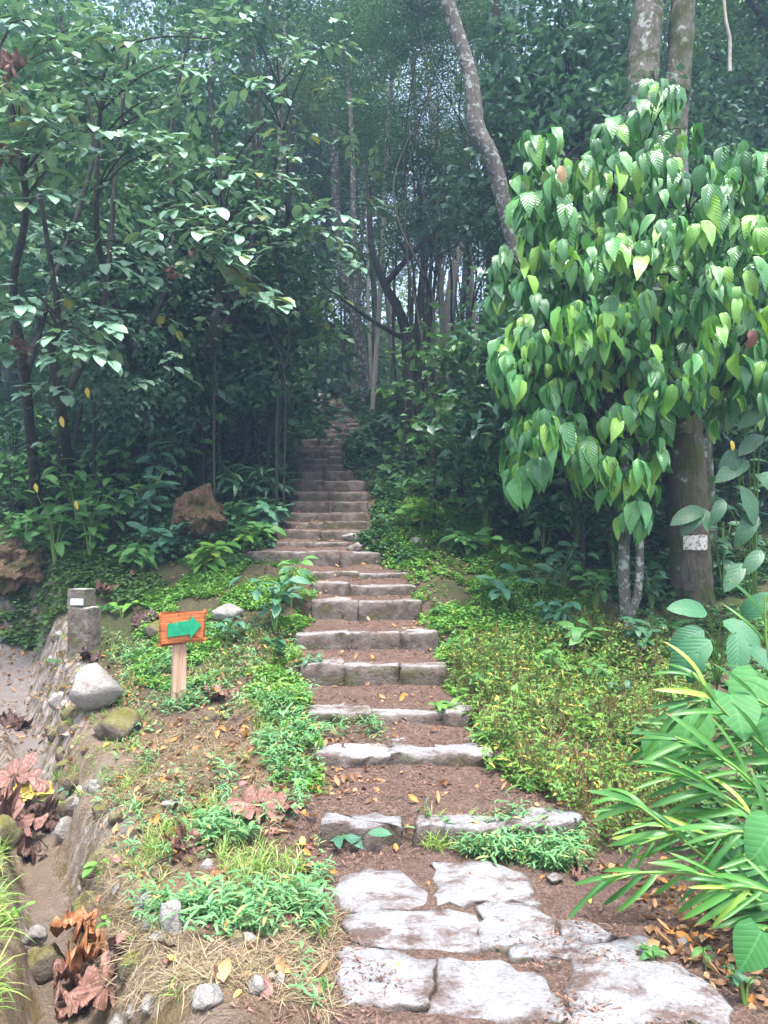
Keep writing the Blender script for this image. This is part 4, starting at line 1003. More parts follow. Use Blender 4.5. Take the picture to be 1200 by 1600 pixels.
# ferns
def frond_T(L=1.0, n=16, wd=.30, droop=.9):
    c_ = []; p = np.zeros(3); a = .9
    for i in range(n + 1):
        c_.append(p.copy()); p = p + np.array((0, cos(a), sin(a))) / n; a -= droop * 1.9 / n
    c_ = np.array(c_); Ts = [tube(c_, np.linspace(.008, .003, n + 1), 3)]
    for i in range(2, n + 1):
        t = i / n; w = wd * math.sin(pi * min(1, t * .85 + .15)) ** .8 * (1.15 - t * .5); tg = norm(c_[min(n, i)] - c_[i - 1])
        for sd_ in (-1, 1):
            D = np.array((sd_ * 1.0, 0, 0)) + tg * .35 + np.array((0, 0, -.25)); 
            Ts.append(xf(leaf_T(w, w * .22, 2, 'lance', .1, .3), basis(D, np.cross(np.array((1., 0, 0)), tg) * 1), c_[i]))
    return merge(Ts)
FR = [TM('frond', frond_T(1, 16, .30, d_), M_fern) for d_ in (.7, 1.0, 1.25)]
def fern(px, py, sizepx, label, nf=8, seed=0, group='ferns on the slopes'):
    g = G(px, py); L = sizepx / FX * g[1]; r = np.random.default_rng(seed + int(px)); root = empty('fern', g, label, 'fern', group)
    for i in range(nf):
        link('frond', FR[i % 3], root, mat4((0, 0, 0), rotz(2 * pi * i / nf + r.uniform(-.3, .3)) @ rotx(r.uniform(-.2, .15)), L * r.uniform(.75, 1.1)))
for f in [(770,925,62,'light fern with long fronds beside the creeper carpet'),(720,790,50,'fern above the creeper carpet'),(860,985,55,'fern in the shade under the glossy shrub'),
          (1040,985,60,'feathery fern at the foot of the broken trunk'),(960,1000,48,'small fern by the thin lichen trunk'),(400,800,62,'dark fern near the stairs above the wide step'),(440,760,46,'dark fern against the stair edge'),
          (360,780,56,'dark fern right of the rotten stump'),(165,955,36,'light green fern behind the concrete marker'),(130,1000,30,'small fern below the concrete marker'),(640,800,36,'small fern right of the stairs in the carpet'),
          (1120,800,70,'fern behind the broken trunk'),(600,660,40,'fern on the bank beside the upper steps'),(330,690,60,'shaded fern on the upper left slope'),(240,700,60,'shaded fern under the saplings'),(90,1040,26,'tiny fern on the eroded bank')]:
    fern(*f)
for f in [(720,1010,44,'fern at the lower end of the creeper carpet'),(850,1100,46,'fern standing in the dry weeds'),(760,1150,34,'small fern at the inner edge of the dry weeds'),(690,960,36,'small fern beside the sixth step')]: fern(*f)
# ------------------------------------------------------------------ trees
def trunk(name, pts, rads, mat, parent, n=18, sides=10, jit=.04, branches=()):
    c_ = spline(pts, n); rr_ = np.interp(np.linspace(0, 1, n), np.linspace(0, 1, len(rads)), rads)
    Ts = [tube(c_, rr_, sides, jit, len(name) + n)]
    for bp, br in branches:
        cb = spline(bp, 9); Ts.append(tube(cb, np.interp(np.linspace(0, 1, 9), np.linspace(0, 1, len(br)), br), 6, .05, 3))
    return link(name, TM(name, merge(Ts), mat), parent)
def crown_T(rx, ry, rz_, nclump, per, leaf, seed, kind='quad', shell=.35, flat=.6):
    r = np.random.default_rng(seed)
    a = r.normal(size=(nclump, 3)); a /= np.linalg.norm(a, axis=1, keepdims=True); rad = (r.uniform(shell ** 3, 1, nclump) ** (1 / 3))
    C_ = a * rad[:, None] * np.array((rx, ry, rz_))
    sz_ = r.uniform(.25, .62, nclump) * min(rx, 2.2) * .42
    pos = np.repeat(C_, per, 0) + r.normal(size=(nclump * per, 3)) * np.repeat(sz_, per)[:, None] * np.array((1, 1, .45))
    N = len(pos); D = r.normal(size=(N, 3)) * np.array((1, 1, .45)) + np.array((0, 0, -.25)); U_ = r.normal(size=(N, 3)) * .55 + np.array((0, 0, 1.0))
    T = diamond_T(1, .5) if kind == 'quad' else leaf_T(1, .5, 2, 'ovate', .2, .5)
    return scatter(T, pos, bases(D, U_), r.uniform(.65, 1.25, N) * leaf)
CROWNS = [TM('crown', crown_T(2.6, 2.6, 2.2, 85, 80, .15, s), m) for s, m in ((1, M_forest), (2, M_forest2), (3, M_forest), (4, M_forest3), (5, M_forest2))]
LOWC = [TM('crown', crown_T(1.4, 1.4, 1.3, 46, 60, .10, s), m) for s, m in ((11, M_forest), (12, M_forest2), (13, M_forest3), (14, M_dark))]
BUSH = [TM('foliage', crown_T(1.2, 1.1, .9, 50, 46, .10, s, flat=.8), m) for s, m in ((21, M_forest), (22, M_forest2), (23, M_coverd))]
for c_ in CROWNS + LOWC + BUSH: pass
TRUNKS = []
for s in range(5):
    r = np.random.default_rng(s + 400); z = np.linspace(0, 1, 5)
    pts = np.stack([np.cumsum(r.normal(0, .03, 5)), np.cumsum(r.normal(0, .03, 5)), z], 1); pts[0, :2] = 0
    c_ = spline(pts * np.array((6, 6, 10)), 14); Ts = [tube(c_, np.linspace(.13, .05, 14), 8, .06, s)]
    for b_ in range(5):
        i = 5 + b_ * 2 - (b_ > 3); a = r.uniform(0, 6.28); L = r.uniform(1.2, 2.4)
        e = c_[i] + np.array((cos(a) * L, sin(a) * L, L * r.uniform(.4, 1)))
        Ts.append(tube(spline([c_[i], (c_[i] + e) / 2 + np.array((0, 0, .2)), e], 6), np.linspace(.05, .015, 6), 5))
    TRUNKS.append((TM('trunk', merge(Ts), M_bark), c_[-1] * 1))
def forest_tree(x, y, hgt, sc, k, label, group, nm_='forest_tree', cat='tree', thick=1.0, extra=1, crownlist=None):
    g = np.array((x, y, h(x, y) - .1)); root = empty(nm_, g, label, cat, group, rz=random.uniform(0, 6.28))
    tm, top = TRUNKS[k % 5]; o = link('trunk', tm, root); o.scale = (thick, thick, hgt / 10)
    L = crownlist or CROWNS
    for e in range(extra):
        zz = hgt * (.98 - .22 * e); f = 1 - .1 * e
        co = link('crown', L[(k + e) % len(L)], root); co.location = (top[0] * thick * f + (random.uniform(-1, 1) * e), top[1] * thick * f + (random.uniform(-1, 1) * e), zz); co.scale = (sc, sc, sc * random.uniform(.8, 1.15)); co.rotation_euler = (0, 0, random.uniform(0, 6)); co['kind'] = 'stuff'
    return root
rr = random.Random(21); placed = []
def free(x, y, dmin, gap=.9):
    if 2 < y < 21 and abs(x - np.interp(y, sy, sxc)) < np.interp(y, sy, sw) + gap: return False
    return all((x - a) ** 2 + (y - b_) ** 2 > dmin * dmin for a, b_ in placed)
cnt = 0
while cnt < 62:     # tall trees
    y = rr.uniform(13, 44); x = rr.uniform(-1, 1) * (.62 * y + 4)
    if not free(x, y, 1.9, 1.6): cnt += .02; continue
    placed.append((x, y)); cnt += 1
    hh = rr.uniform(6.5, 12.5)
    if -.04 < x / y < .19 and (y < 21 or rr.random() < .88): continue
    gap_ = abs(x - .07 * y) < 2.5     # thinner canopy over the pale gap
    forest_tree(x, y, hh, rr.uniform(.75, 1.1) * (.75 if gap_ else 1), int(cnt) % 5, 'tall slender forest tree with leafy crown %s the stairs, %s' % ('left of' if x < .03 * y else 'right of', 'nearest rows' if y < 20 else 'middle rows' if y < 30 else 'farthest rows'), 'tall trees deep in the forest', extra=1 if gap_ else rr.choice([1, 2, 2]), thick=rr.uniform(.6, 1.5))
cnt = 0
while cnt < 66:     # understory trees
    y = rr.uniform(11.5, 30); x = rr.uniform(-1, 1) * (.56 * y + 1.5)
    if not free(x, y, .8, 1.1) or (-.03 < x / y < .17 and rr.random() < .65): cnt += .02; continue
    placed.append((x, y)); cnt += 1
    forest_tree(x, y, rr.uniform(2.2, 6.0), rr.uniform(.6, 1.05), int(cnt), 'small understory tree with a loose dark crown %s the stairs, %s' % ('left of' if x < .03 * y else 'right of', 'near the upper steps' if y < 19 else 'beyond the top step'), 'understory trees in the shade', 'understory_tree', thick=rr.uniform(.2, .5), extra=rr.choice([1, 2]), crownlist=LOWC)
cnt = 0
while cnt < 75:
    y = rr.uniform(12.5, 32); x = rr.uniform(-1, 1) * (.55 * y + 1.5)
    if not free(x, y, .5, .5): cnt += .02; continue
    cnt += 1; s = rr.uniform(.35, .85)
    root = empty('forest_bush', (x, y, h(x, y)), 'dark leafy bush on the shaded floor %s the stairs, %s' % ('left of' if x < .03 * y else 'right of', 'near the upper steps' if y < 19 else 'beyond the top step'), 'bush', 'dark bushes under the forest trees', rz=rr.uniform(0, 6))
    o = link('foliage', BUSH[int(cnt) % 3], root); o.location = (0, 0, s * .5); o.scale = (s, s, s); o['kind'] = 'stuff'
    st = link('stem', TRUNKS[int(cnt) % 5][0], root); st.scale = (.15, .15, s * .08)
BIGL = [TM('crown', crown_T(1.3, 1.3, 1.5, 60, 22, .19, s, kind='leaf'), m) for s, m in ((31, M_forest2), (32, M_forest), (33, M_forest2))]  # leaf colours darker than the front sprays, standing in for shade
rr2 = random.Random(33)
for i in range(40):
    left = i < 20
    y = rr2.uniform(8.5, 15); x = (rr2.uniform(-.56, -.16) if left else rr2.uniform(.26, .58)) * y
    if not left and y < 9.5: y += 2
    if left: y = max(y, 10.6 + .3 * (i % 4))
    if not left and .27 < x / y < .46: y = max(y, 11.5)
    if left and x / y > -.36: y = max(y, 11.5); x = -.34 * y + .1 * (i % 7) * y * .3
    root = forest_tree(x, y, rr2.uniform(2.0, 7.5), rr2.uniform(.6, 1.0), i, 'broad leaved sapling in the thicket %s the stairs, %s' % ('left of' if left else 'right of', 'in its front row' if y < 11 else 'in its middle row' if y < 13.2 else 'in its back row'), 'broad leaved saplings in the thicket %s the stairs' % ('left of' if left else 'right of'), 'understory_tree', thick=rr2.uniform(.2, .4), extra=2, crownlist=BIGL)
for i, (x, y) in enumerate([(2.3, 8.7), (2.9, 8.4), (3.5, 8.8), (2.0, 9.6), (4.1, 9.4)]):
    forest_tree(x, y, 2.6 + .7 * (i % 3), .85, i, 'dark leaved sapling crowded in behind the glossy shrub', 'saplings behind the glossy shrub', 'understory_tree', thick=.25, extra=2, crownlist=BIGL)
# far wood, one mass of foliage closing the view
r = np.random.default_rng(12); n = 6500
Cx = r.uniform(-34, 34, n); Cy = r.uniform(33, 47, n); Cz = r.uniform(0, 1, n) ** .9 * 17
k = ~((np.abs(Cx - .06 * Cy) < 3.6) & (Cz > 5.0 + 2.2 * r.normal(size=n))); Cx, Cy, Cz = Cx[k], Cy[k], Cz[k]; n = len(Cx)
pos = np.repeat(np.stack([Cx, Cy, H(Cx, Cy) + Cz], 1), 22, 0) + r.normal(size=(n * 22, 3)) * .65
N = len(pos)
T = scatter(diamond_T(1, .55), pos, bases(r.normal(size=(N, 3)), r.normal(size=(N, 3)) * .6 + np.array((0, -.2, 1.0))), r.uniform(.16, .34, N))
o = link('far_forest', TM('far_forest', T, M_forest3)); tag(o, 'distant mass of forest foliage closing the view behind the trees', 'forest', None, 'stuff')
# thin pole saplings seen between the big stems
THIN = []
for s in range(5):
    r = np.random.default_rng(s + 70); pts = np.stack([np.cumsum(r.normal(0, .12, 6)), np.cumsum(r.normal(0, .12, 6)), np.linspace(0, 7, 6)], 1); pts[0, :2] = 0
    THIN.append((merge([tube(spline(pts, 14), np.linspace(.035, .014, 14), 5, .05)]), pts[-1]))
THM = [(TM('stem', T, M_pale if i == 1 else M_barkl if i == 3 else M_twig), e) for i, (T, e) in enumerate(THIN)]
for i in range(70):
    y = rr.uniform(12.5, 24); x = rr.uniform(-.32, .30) * y if i < 30 else rr.uniform(.02, .20) * y
    if not free(x, y, .15, .5): continue
    root = empty('pole_sapling', (x, y, h(x, y) - .1), 'thin bare pole sapling %s the upper steps%s' % ('left of' if x < .03 * y else 'right of', ', pale' if i % 5 == 1 else ', dark'), 'sapling', 'thin pole saplings in the forest', rz=rr.uniform(0, 6))
    m_, e = THM[i % 5]; s = rr.uniform(.6, 1.1); o = link('stem', m_, root); o.scale = (1, 1, s)
    cr = link('crown', LOWC[i % 4], root); cr.location = (e[0], e[1], e[2] * s); cr.scale = (.55, .55, .5); cr['kind'] = 'stuff'

def ptree(label, pts, rads, mat, cat='tree', name='tree', n=20, sides=12, jit=.04, branches=(), crown=None, group=None, sink=.25):
    """a tree whose stem passes through known points (photo pixel, distance)"""
    W_ = [P(*p) for p in pts]; W_[0][2] = h(W_[0][0], W_[0][1]); root = empty(name, W_[0], label, cat, group); o0 = W_[0]
    bb = [([P(*p) - o0 for p in bp], br) for bp, br in branches]
    pl = [w - o0 for w in W_]; pl[0] = pl[0] - np.array((0, 0, sink))
    trunk('trunk', pl, rads, mat, root, n, sides, jit, bb)
    if crown:
        for cx_, cy_, cd_, s, k in crown:
            co = link('crown', CROWNS[k % 5], root); co.location = tuple(P(cx_, cy_, cd_) - o0); co.scale = (s, s, s * .9); co['kind'] = 'stuff'
    return root
ptree('leaning lichen spotted tree bending over the glossy shrub', [(822,690,10.6),(808,440,10),(795,350,9.9),(770,250,9.8),(745,200,9.8),(735,120,9.8),(708,30,9.8),(670,-100,9.8),(650,-260,9.9)],
      [.115,.11,.105,.11,.115,.105,.095,.09,.07], M_barkl, jit=.05, n=34, crown=[(640,-420,10.5,.9,0)])
ptree('thick mossy trunk with pale lichen above the glossy shrub', [(1078,640,9.8),(1030,450,9.5),(1000,300,9.4),(1003,130,9.4),(1012,0,9.4),(1018,-300,9.4)], [.24,.21,.205,.20,.17], M_barkm, n=26, sides=14, crown=[(1040,-420,10.5,.9,1)])
ptree('mossy brown trunk right behind the thick lichen trunk', [(1095,650,9.9),(1075,450,9.6),(1052,250,9.6),(1062,100,9.6),(1068,0,9.6),(1085,-300,9.6)], [.20,.18,.17,.16,.14], M_barkm, n=26, sides=12, crown=[(1180,-380,11.5,.9,2)])
ptree('dark shaggy tree with arching bare limbs right of the upper steps', [(648,664,14.4),(640,590,14.3),(634,520,14.2),(620,480,14.1),(600,440,14),(580,380,14),(575,250,14)], [.17,.13,.10,.085,.07,.05,.035], M_bark, jit=.16, n=24,
      branches=[([(600,446,14),(640,400,13.9),(690,355,13.8),(740,335,13.7),(800,318,13.6)],[.07,.055,.04,.025]),([(632,530,14.2),(580,500,14),(540,470,13.8),(508,448,13.6)],[.05,.04,.02]),
                ([(645,600,14.3),(652,500,14.4),(660,400,14.5),(655,300,14.6)],[.08,.06,.04,.03]),([(640,400,13.9),(620,370,13.9),(645,350,13.8),(700,310,13.8),(725,280,13.7)],[.04,.035,.02]),
                ([(650,640,14.2),(668,560,14.2),(676,470,14.3),(690,330,14.4)],[.06,.05,.04,.02])], crown=[(560,60,15,.4,1)])
ptree('pale trunked tree leaning beside the head of the stairs', [(572,600,20),(563,540,20),(548,470,20),(530,380,20),(520,200,20)], [.17,.15,.14,.12,.1], M_barkl, jit=.05, crown=[(520,100,20.5,.8,3)])
ptree('thin whitish trunk beside the leaning pale tree', [(583,600,19),(578,540,19),(575,470,19),(574,300,19)], [.05,.045,.04,.03], M_pale, crown=[(570,200,19,.4,2)])
ptree('bright white dead trunk standing behind the shaggy tree', [(694,580,17),(700,500,17),(706,440,17),(716,395,17),(726,330,17)], [.10,.10,.11,.09,.04], M_pale, name='dead_tree', cat='dead tree', jit=.12)
ptree('slim tan dead stem right of the bright white trunk', [(742,570,17.5),(740,480,17.5),(736,400,17.5),(735,320,17.5)], [.07,.06,.05,.02], M_pale, name='dead_tree', cat='dead tree', jit=.1)
ptree('straight grey trunk between the dead stems and the leaning tree', [(770,600,13),(768,450,13),(768,300,13),(774,100,13),(776,-150,13)], [.13,.10,.095,.09,.08], M_bark, crown=[(790,-250,14,.8,0)])
ptree('tall dark trunk rising behind the left saplings', [(430,640,14),(425,500,14),(400,380,14),(390,200,14),(380,-50,14)], [.16,.14,.12,.1,.08], M_bark, crown=[(360,-120,14,.8,1)],
      branches=[([(425,560,14),(470,500,13.8),(490,440,13.6)],[.05,.04,.02])])
# lianas looping through the middle of the forest
rl = np.random.default_rng(55)
for i in range(13):
    px = rl.uniform(330, 430) if i % 2 else rl.uniform(625, 800); d_ = rl.uniform(9.5, 14); x0 = px; pts = []
    top = rl.uniform(-60, 250); bot = rl.uniform(430, 640); sw_ = rl.normal(0, 70)
    for k_ in range(6):
        t_ = k_ / 5; pts.append(P(x0 + sw_ * t_ + 45 * sin(t_ * 5 + i) * (1 - t_ * .3), bot + (top - bot) * t_, d_ + .4 * sin(t_ * 4 + i * 2)))
    pts = [np.array((pts[0][0], pts[0][1], h(pts[0][0], pts[0][1])))] + pts
    b0 = pts[0]; root = empty('liana', b0, 'thin dark liana winding up %s the stairs, %s' % ('left of' if px < 520 else 'over' if px < 620 else 'right of', 'leaning left' if sw_ < 0 else 'leaning right'), 'liana', 'thin lianas in the forest')
    link('stem', TM('stem', tube(spline([p - b0 for p in pts], 26), np.linspace(.024, .009, 26) * rl.uniform(.6, 1.2), 5, .08, i), M_twig), root)
rt = np.random.default_rng(66)
for i in range(13):
    px = rt.uniform(545, 790) if i % 4 else rt.uniform(330, 440); d_ = rt.uniform(14.5, 22); ln = rt.normal(0, 14)
    ptree('slim pale trunk standing %s, %s' % ('left of the upper stairs' if px < 500 else 'between the upper stairs and the leaning tree', 'upright' if abs(ln) < 9 else 'leaning left' if ln > 0 else 'leaning right'), [(px, 600, d_), (px - ln, 400, d_), (px - ln * 1.5 + rt.normal(0, 5), 200, d_), (px - ln * 2.5, -20, d_), (px - ln * 3, -160, d_)], list(np.linspace(rt.uniform(.05, .095), .035, 5)), M_pale if i % 3 == 0 else M_barkl, group='slim pale trunks in the forest', sides=7, crown=[(px - ln * 2.0, 20, d_ + .3, .42, i)])
# hanging dead stem
hs = [P(1128, -120, 8.2), P(1132, 10, 8.2), P(1140, 60, 8.2), P(1140, 112, 8.2)]
root = empty('hanging_vine', hs[-1], 'pale dry vine hanging free in the upper forest', 'vine'); link('stem', TM('stem', tube(spline([p - hs[-1] for p in hs], 12), np.linspace(.014, .022, 12), 6, .08), M_pale), root)

# broken trunk
bt = G(1082, 938); k = bt[1] / FX
root = empty('broken_trunk', bt, 'stout broken tree trunk snapped off behind the glossy shrub', 'dead trunk')
r = np.random.default_rng(3); sides = 26; zs = np.linspace(-.2, 272 * k, 22); V = []; F = []
for i, z in enumerate(zs):
    t = i / 21; rad = np.interp(t, [0, .15, .6, 1], [36, 31, 29, 24]) * k
    for j in range(sides):
        a = 2 * pi * j / sides; top = 1 - sstep(.86, 1, np.array(t)) * (0.0)
        zz = z if i < 21 else z + (.16 * (.5 + .5 * cos(a * 1.0 + 1.2)) + .10 * r.uniform()) * 1.0
        if i >= 18: zz = z + (zz - z)
        V.append((cos(a) * rad * (1 + .05 * noise2(a * 3, z * 4, 2) + .02 * r.normal()) - 6 * k * t, sin(a) * rad, zz))
for i in range(21):
    for j in range(sides): jj = (j + 1) % sides; F.append((i * sides + j, i * sides + jj, (i + 1) * sides + jj, (i + 1) * sides + j))
V.append((-6 * k, 0, 262 * k)); 
me = bpy.data.meshes.new('trunk'); me.from_pydata([tuple(map(float, v)) for v in V], [], F + [(21 * sides + j, 21 * sides + (j + 1) % sides, len(V) - 1) for j in range(sides)]); me.materials.append(M_stump)
for p in me.polygons: p.use_smooth = True
link('trunk', me, root)
M_lich, t, b = base_mat('white_paint_mark', .8, .3)
tc = t.nodes.new('ShaderNodeTexCoord'); n = nnoise(t, tc.outputs['Object'], 30, 4); t.links.new(ramp(t, n, [(.4, (.30, .24, .2)), (.5, (.66, .63, .6))]), b.inputs['Base Color'])
V = []; F = []
for i in range(7):
    for j in range(12):
        a = -pi / 2 - .68 + 1.25 * j / 11; rad = 30.6 * k + .004
        zz = (78 + 22 * i / 6 + r.normal() * .8) * k
        V.append((cos(a) * rad - 3 * k, sin(a) * rad, zz))
for i in range(6):
    for j in range(11): F.append((i * 12 + j, i * 12 + j + 1, (i + 1) * 12 + j + 1, (i + 1) * 12 + j))
link('paint_band', np_mesh('paint_band', V, F, M_lich), root)

# ------------------------------------------------------------------ the glossy shrub
BL = [TM('leaf', leaf_T(1, w, 8, 'drip', f, d_, .12), M_shrub) for w, f, d_ in ((.38, .35, .5), (.35, .5, .9), (.42, .25, .35), (.37, .45, 1.2))]
M_shrubb = leaf_mat('young_glossy_leaf', (.12, .36, .06), (.24, .50, .09), .32, .7, 8, .5, .35)
BLB = []
for m_ in BL: q = m_.copy(); q.materials[0] = M_shrubb; BLB.append(q)
LOBES = [(1010,225,7.1,75,65,.5),(960,300,7.0,70,75,.5),(865,265,7.0,55,60,.4),(850,340,7.0,40,60,.35),(1075,330,6.9,65,75,.5),(900,400,6.8,70,60,.5),(1020,430,6.7,90,75,.6),(820,430,7.0,45,45,.3),(1160,300,7.0,55,65,.4),(1180,400,6.9,65,70,.5),(1120,480,6.7,75,70,.5),(870,520,6.8,70,60,.5),(980,540,6.7,80,70,.5),(810,590,6.95,45,65,.35),(870,660,6.9,65,70,.4),(955,690,6.9,60,70,.4),(1060,600,6.8,70,60,.5),(1150,590,6.9,60,60,.4),(990,780,7.0,28,45,.2),(1195,500,6.9,45,90,.4),(820,700,7.0,30,50,.25)]
base = G(985, 1000)
sroot = empty('broadleaf_shrub', base, 'big glossy bright green shrub with drooping pointed leaves', 'shrub')
r = np.random.default_rng(42); tips = []
for li, (cx_, cy_, cd_, rx_, ry_, rd_) in enumerate(LOBES):
    C0 = P(cx_, cy_, cd_); kx_ = cd_ / FX; cnt_ = int(rx_ * ry_ / 205)
    for _ in range(cnt_):
        v = norm(r.normal(size=3)); v[2] = v[2] * .9 + .12; rad = r.uniform(.70, 1.16)
        tips.append((C0 + v * np.array((rx_ * kx_, rd_, ry_ * kx_)) * rad, v, rad))
tips_front = [t_ for t_ in tips if t_[1][1] < .35]; tips_back = [t_ for t_ in tips if t_[1][1] >= .35]
specs = []
for p, v, rad in tips:
    nl = int(r.integers(4, 9)); bright = r.uniform() < .16; csz = r.uniform(.75, 1.2); out = norm(np.array((v[0], v[1] - .35, .0)))
    for i in range(nl):
        a = r.normal(0, 1.0); o2 = rotz(a) @ out
        D = o2 * r.uniform(.05, .8) + r.normal(0, .15, 3) + np.array((0, 0, -1.0)); U_ = o2 + np.array((0, 0, .55)) + r.normal(0, .28, 3)
        specs.append((p + np.array((o2[0] * .05, o2[1] * .05, r.uniform(-.10, .07))), D, U_, csz * r.uniform(.20, .31), p[1] + .25 * r.uniform(), bright))
specs.sort(key=lambda q: q[4])
for i, (p, D, U_, s, _, br_) in enumerate(specs[:300]):
    link('leaf', (BLB if br_ else BL)[i % 4], sroot, mat4(p - base, basis(D, U_), s))
rest = specs[300:]
for _ in range(900):           # inner leaves
    cx_, cy_, cd_, rx_, ry_, rd_ = LOBES[int(r.integers(len(LOBES)))]; v = norm(r.normal(size=3)) * r.uniform(.2, .85)
    rest.append((P(cx_, cy_, cd_ + .1) + v * np.array((rx_ * cd_ / FX, rd_, ry_ * cd_ / FX)), np.array((r.normal(0, .4), r.normal(0, .4) - .2, -1)), np.array((r.normal(0, .6), -1, .3)), r.uniform(.13, .22), 0))
Ts = scatter(leaf_T(1, .47, 6, 'drip', .35, .6, .1), np.array([q[0] - base for q in rest]), bases(np.array([q[1] for q in rest]), np.array([q[2] for q in rest])), np.array([q[3] for q in rest]))
o = link('leaves', TM('leaves', Ts, M_shrub), sroot); o['kind'] = 'stuff'
stem_top = P(975, 700, 7.0)
Ts = [tube(spline([base - base + np.array((0, 0, -.2)), P(975, 900, 7.15) - base, P(978, 800, 7.1) - base, stem_top - base], 14), np.linspace(.065, .04, 14), 9, .08, 1),
      tube(spline([P(983, 962, 7.14) - base, P(997, 925, 7.1) - base, P(1000, 850, 7.1) - base, P(998, 780, 7.1) - base, P(1010, 650, 7.05) - base], 10), np.linspace(.045, .03, 10), 8, .06, 2)]
link('trunk', TM('trunk', merge(Ts), M_barkl), sroot)
Ts = []
for li, (cx_, cy_, cd_, rx_, ry_, rd_) in enumerate(LOBES):
    C0 = P(cx_, cy_, cd_ + .1) - base; s0 = stem_top - base
    Ts.append(tube(spline([s0, (s0 + C0) / 2 + np.array((0, .1, -.1)), C0], 8), np.linspace(.03, .012, 8), 5))
for p, v, rad in tips[::2]:
    li = min(range(len(LOBES)), key=lambda q: np.linalg.norm(P(*LOBES[q][:3]) - p)); C0 = P(*LOBES[li][:3]) - base
    Ts.append(tube(spline([C0, (C0 + p - base) / 2 + np.array((0, 0, .06)), p - base], 5), np.linspace(.010, .004, 5), 4))
link('branches', TM('branches', merge(Ts), M_twig), sroot)['kind'] = 'stuff'

# ------------------------------------------------------------------ saplings on the left with tiers of oval leaves
OL = [TM('leaf', leaf_T(1, w, 5, 'ovate', f, d_, .08), M_leftleaf) for w, f, d_ in ((.52, .15, .35), (.58, .1, .6), (.48, .2, .15), (.54, .1, .8))]
def spray(p, ang, L, nl, leaf, r, drop=.25):
    """leaves on a near-level twig: list of (pos, dir, up, size) and the twig"""
    d0 = np.array((cos(ang), sin(ang), -drop)); out = []
    c_ = spline([p, p + d0 * L * .5 + np.array((0, 0, .04)), p + d0 * L + np.array((0, 0, -.05))], 6)
    for i in range(nl):
        t = (i + .6) / nl; q = c_[min(5, int(t * 5.99))]; a = ang + (1 if i % 2 else -1) * r.uniform(.4, 1.3) * (1 - .5 * t); e = r.uniform(-.45, .05)
        out.append((q, np.array((cos(a) * cos(e), sin(a) * cos(e), sin(e))), np.array((r.normal(0, .2), -.35 + r.normal(0, .2), 1)), leaf * r.uniform(.7, 1.2)))
    out.append((c_[-1], d0, np.array((0, -.2, 1)), leaf * 1.1))
    return out, c_
SAP = [  # base px,py  stem through points, sprays at (px,py,d)
 ('arching sapling nearest the concrete marker with pale oval leaves', (60, 800), [(40,600,9.0),(20,450,8.4),(40,300,7.8)], [(70,195,7.2),(30,165,7.2),(115,205,7.3),(45,225,7.3),(15,255,7.5),(100,175,7.5),(60,310,7.6),(15,150,7.4),(95,260,7.8),(80,60,7.4),(40,30,7.5),(140,30,7.4),(110,70,7.8)]),
 ('slender sapling with oval leaves over the left bank', (225, 700), [(205,560,10),(165,430,9.2),(150,330,8.6)], [(160,140,8.0),(200,105,8.0),(120,120,8),(245,150,7.8),(275,95,8.0),(215,225,7.8),(240,235,7.7),(180,250,8.0),(60,380,8.6),(90,400,8.4),(230,400,8.6),(300,155,8.2),(190,60,8),(330,60,8.5)]),
 ('middle sapling whose leafy twigs reach toward the stairs', (320, 680), [(325,560,10.6),(345,450,10),(350,350,9.2)], [(330,260,8.2),(360,285,8.0),(315,345,7.8),(290,360,7.7),(350,360,7.8),(385,370,7.8),(375,330,7.9),(270,345,7.8),(345,400,7.9),(355,430,8.0),(390,455,8.2),(410,460,8.3),(440,165,8.2),(400,310,8.4),(300,300,8.4)]),
 ('thin sapling with low leaf tufts above the earth lump', (110, 740), [(95,640,9),(80,540,8.6),(90,490,8.2)], [(130,520,7.8),(150,540,7.9),(125,545,7.8),(25,455,7.8),(60,485,7.9),(95,460,8.3),(10,500,7.8),(170,415,8.4),(30,540,8.4),(75,600,8.8),(160,470,8.6)]),
 ('dark sapling beside the stairs with drooping twigs', (400, 660), [(405,560,12),(420,430,11.5),(450,330,10.8)], [(440,310,9.8),(475,330,9.6),(500,340,9.8),(520,345,10),(470,370,10),(515,375,10.2),(550,410,10.5),(430,70,9.5),(480,100,9.8),(380,30,9.4),(350,100,9.4),(400,130,9.6),(520,60,10),(560,310,11),(450,230,10)]),
]
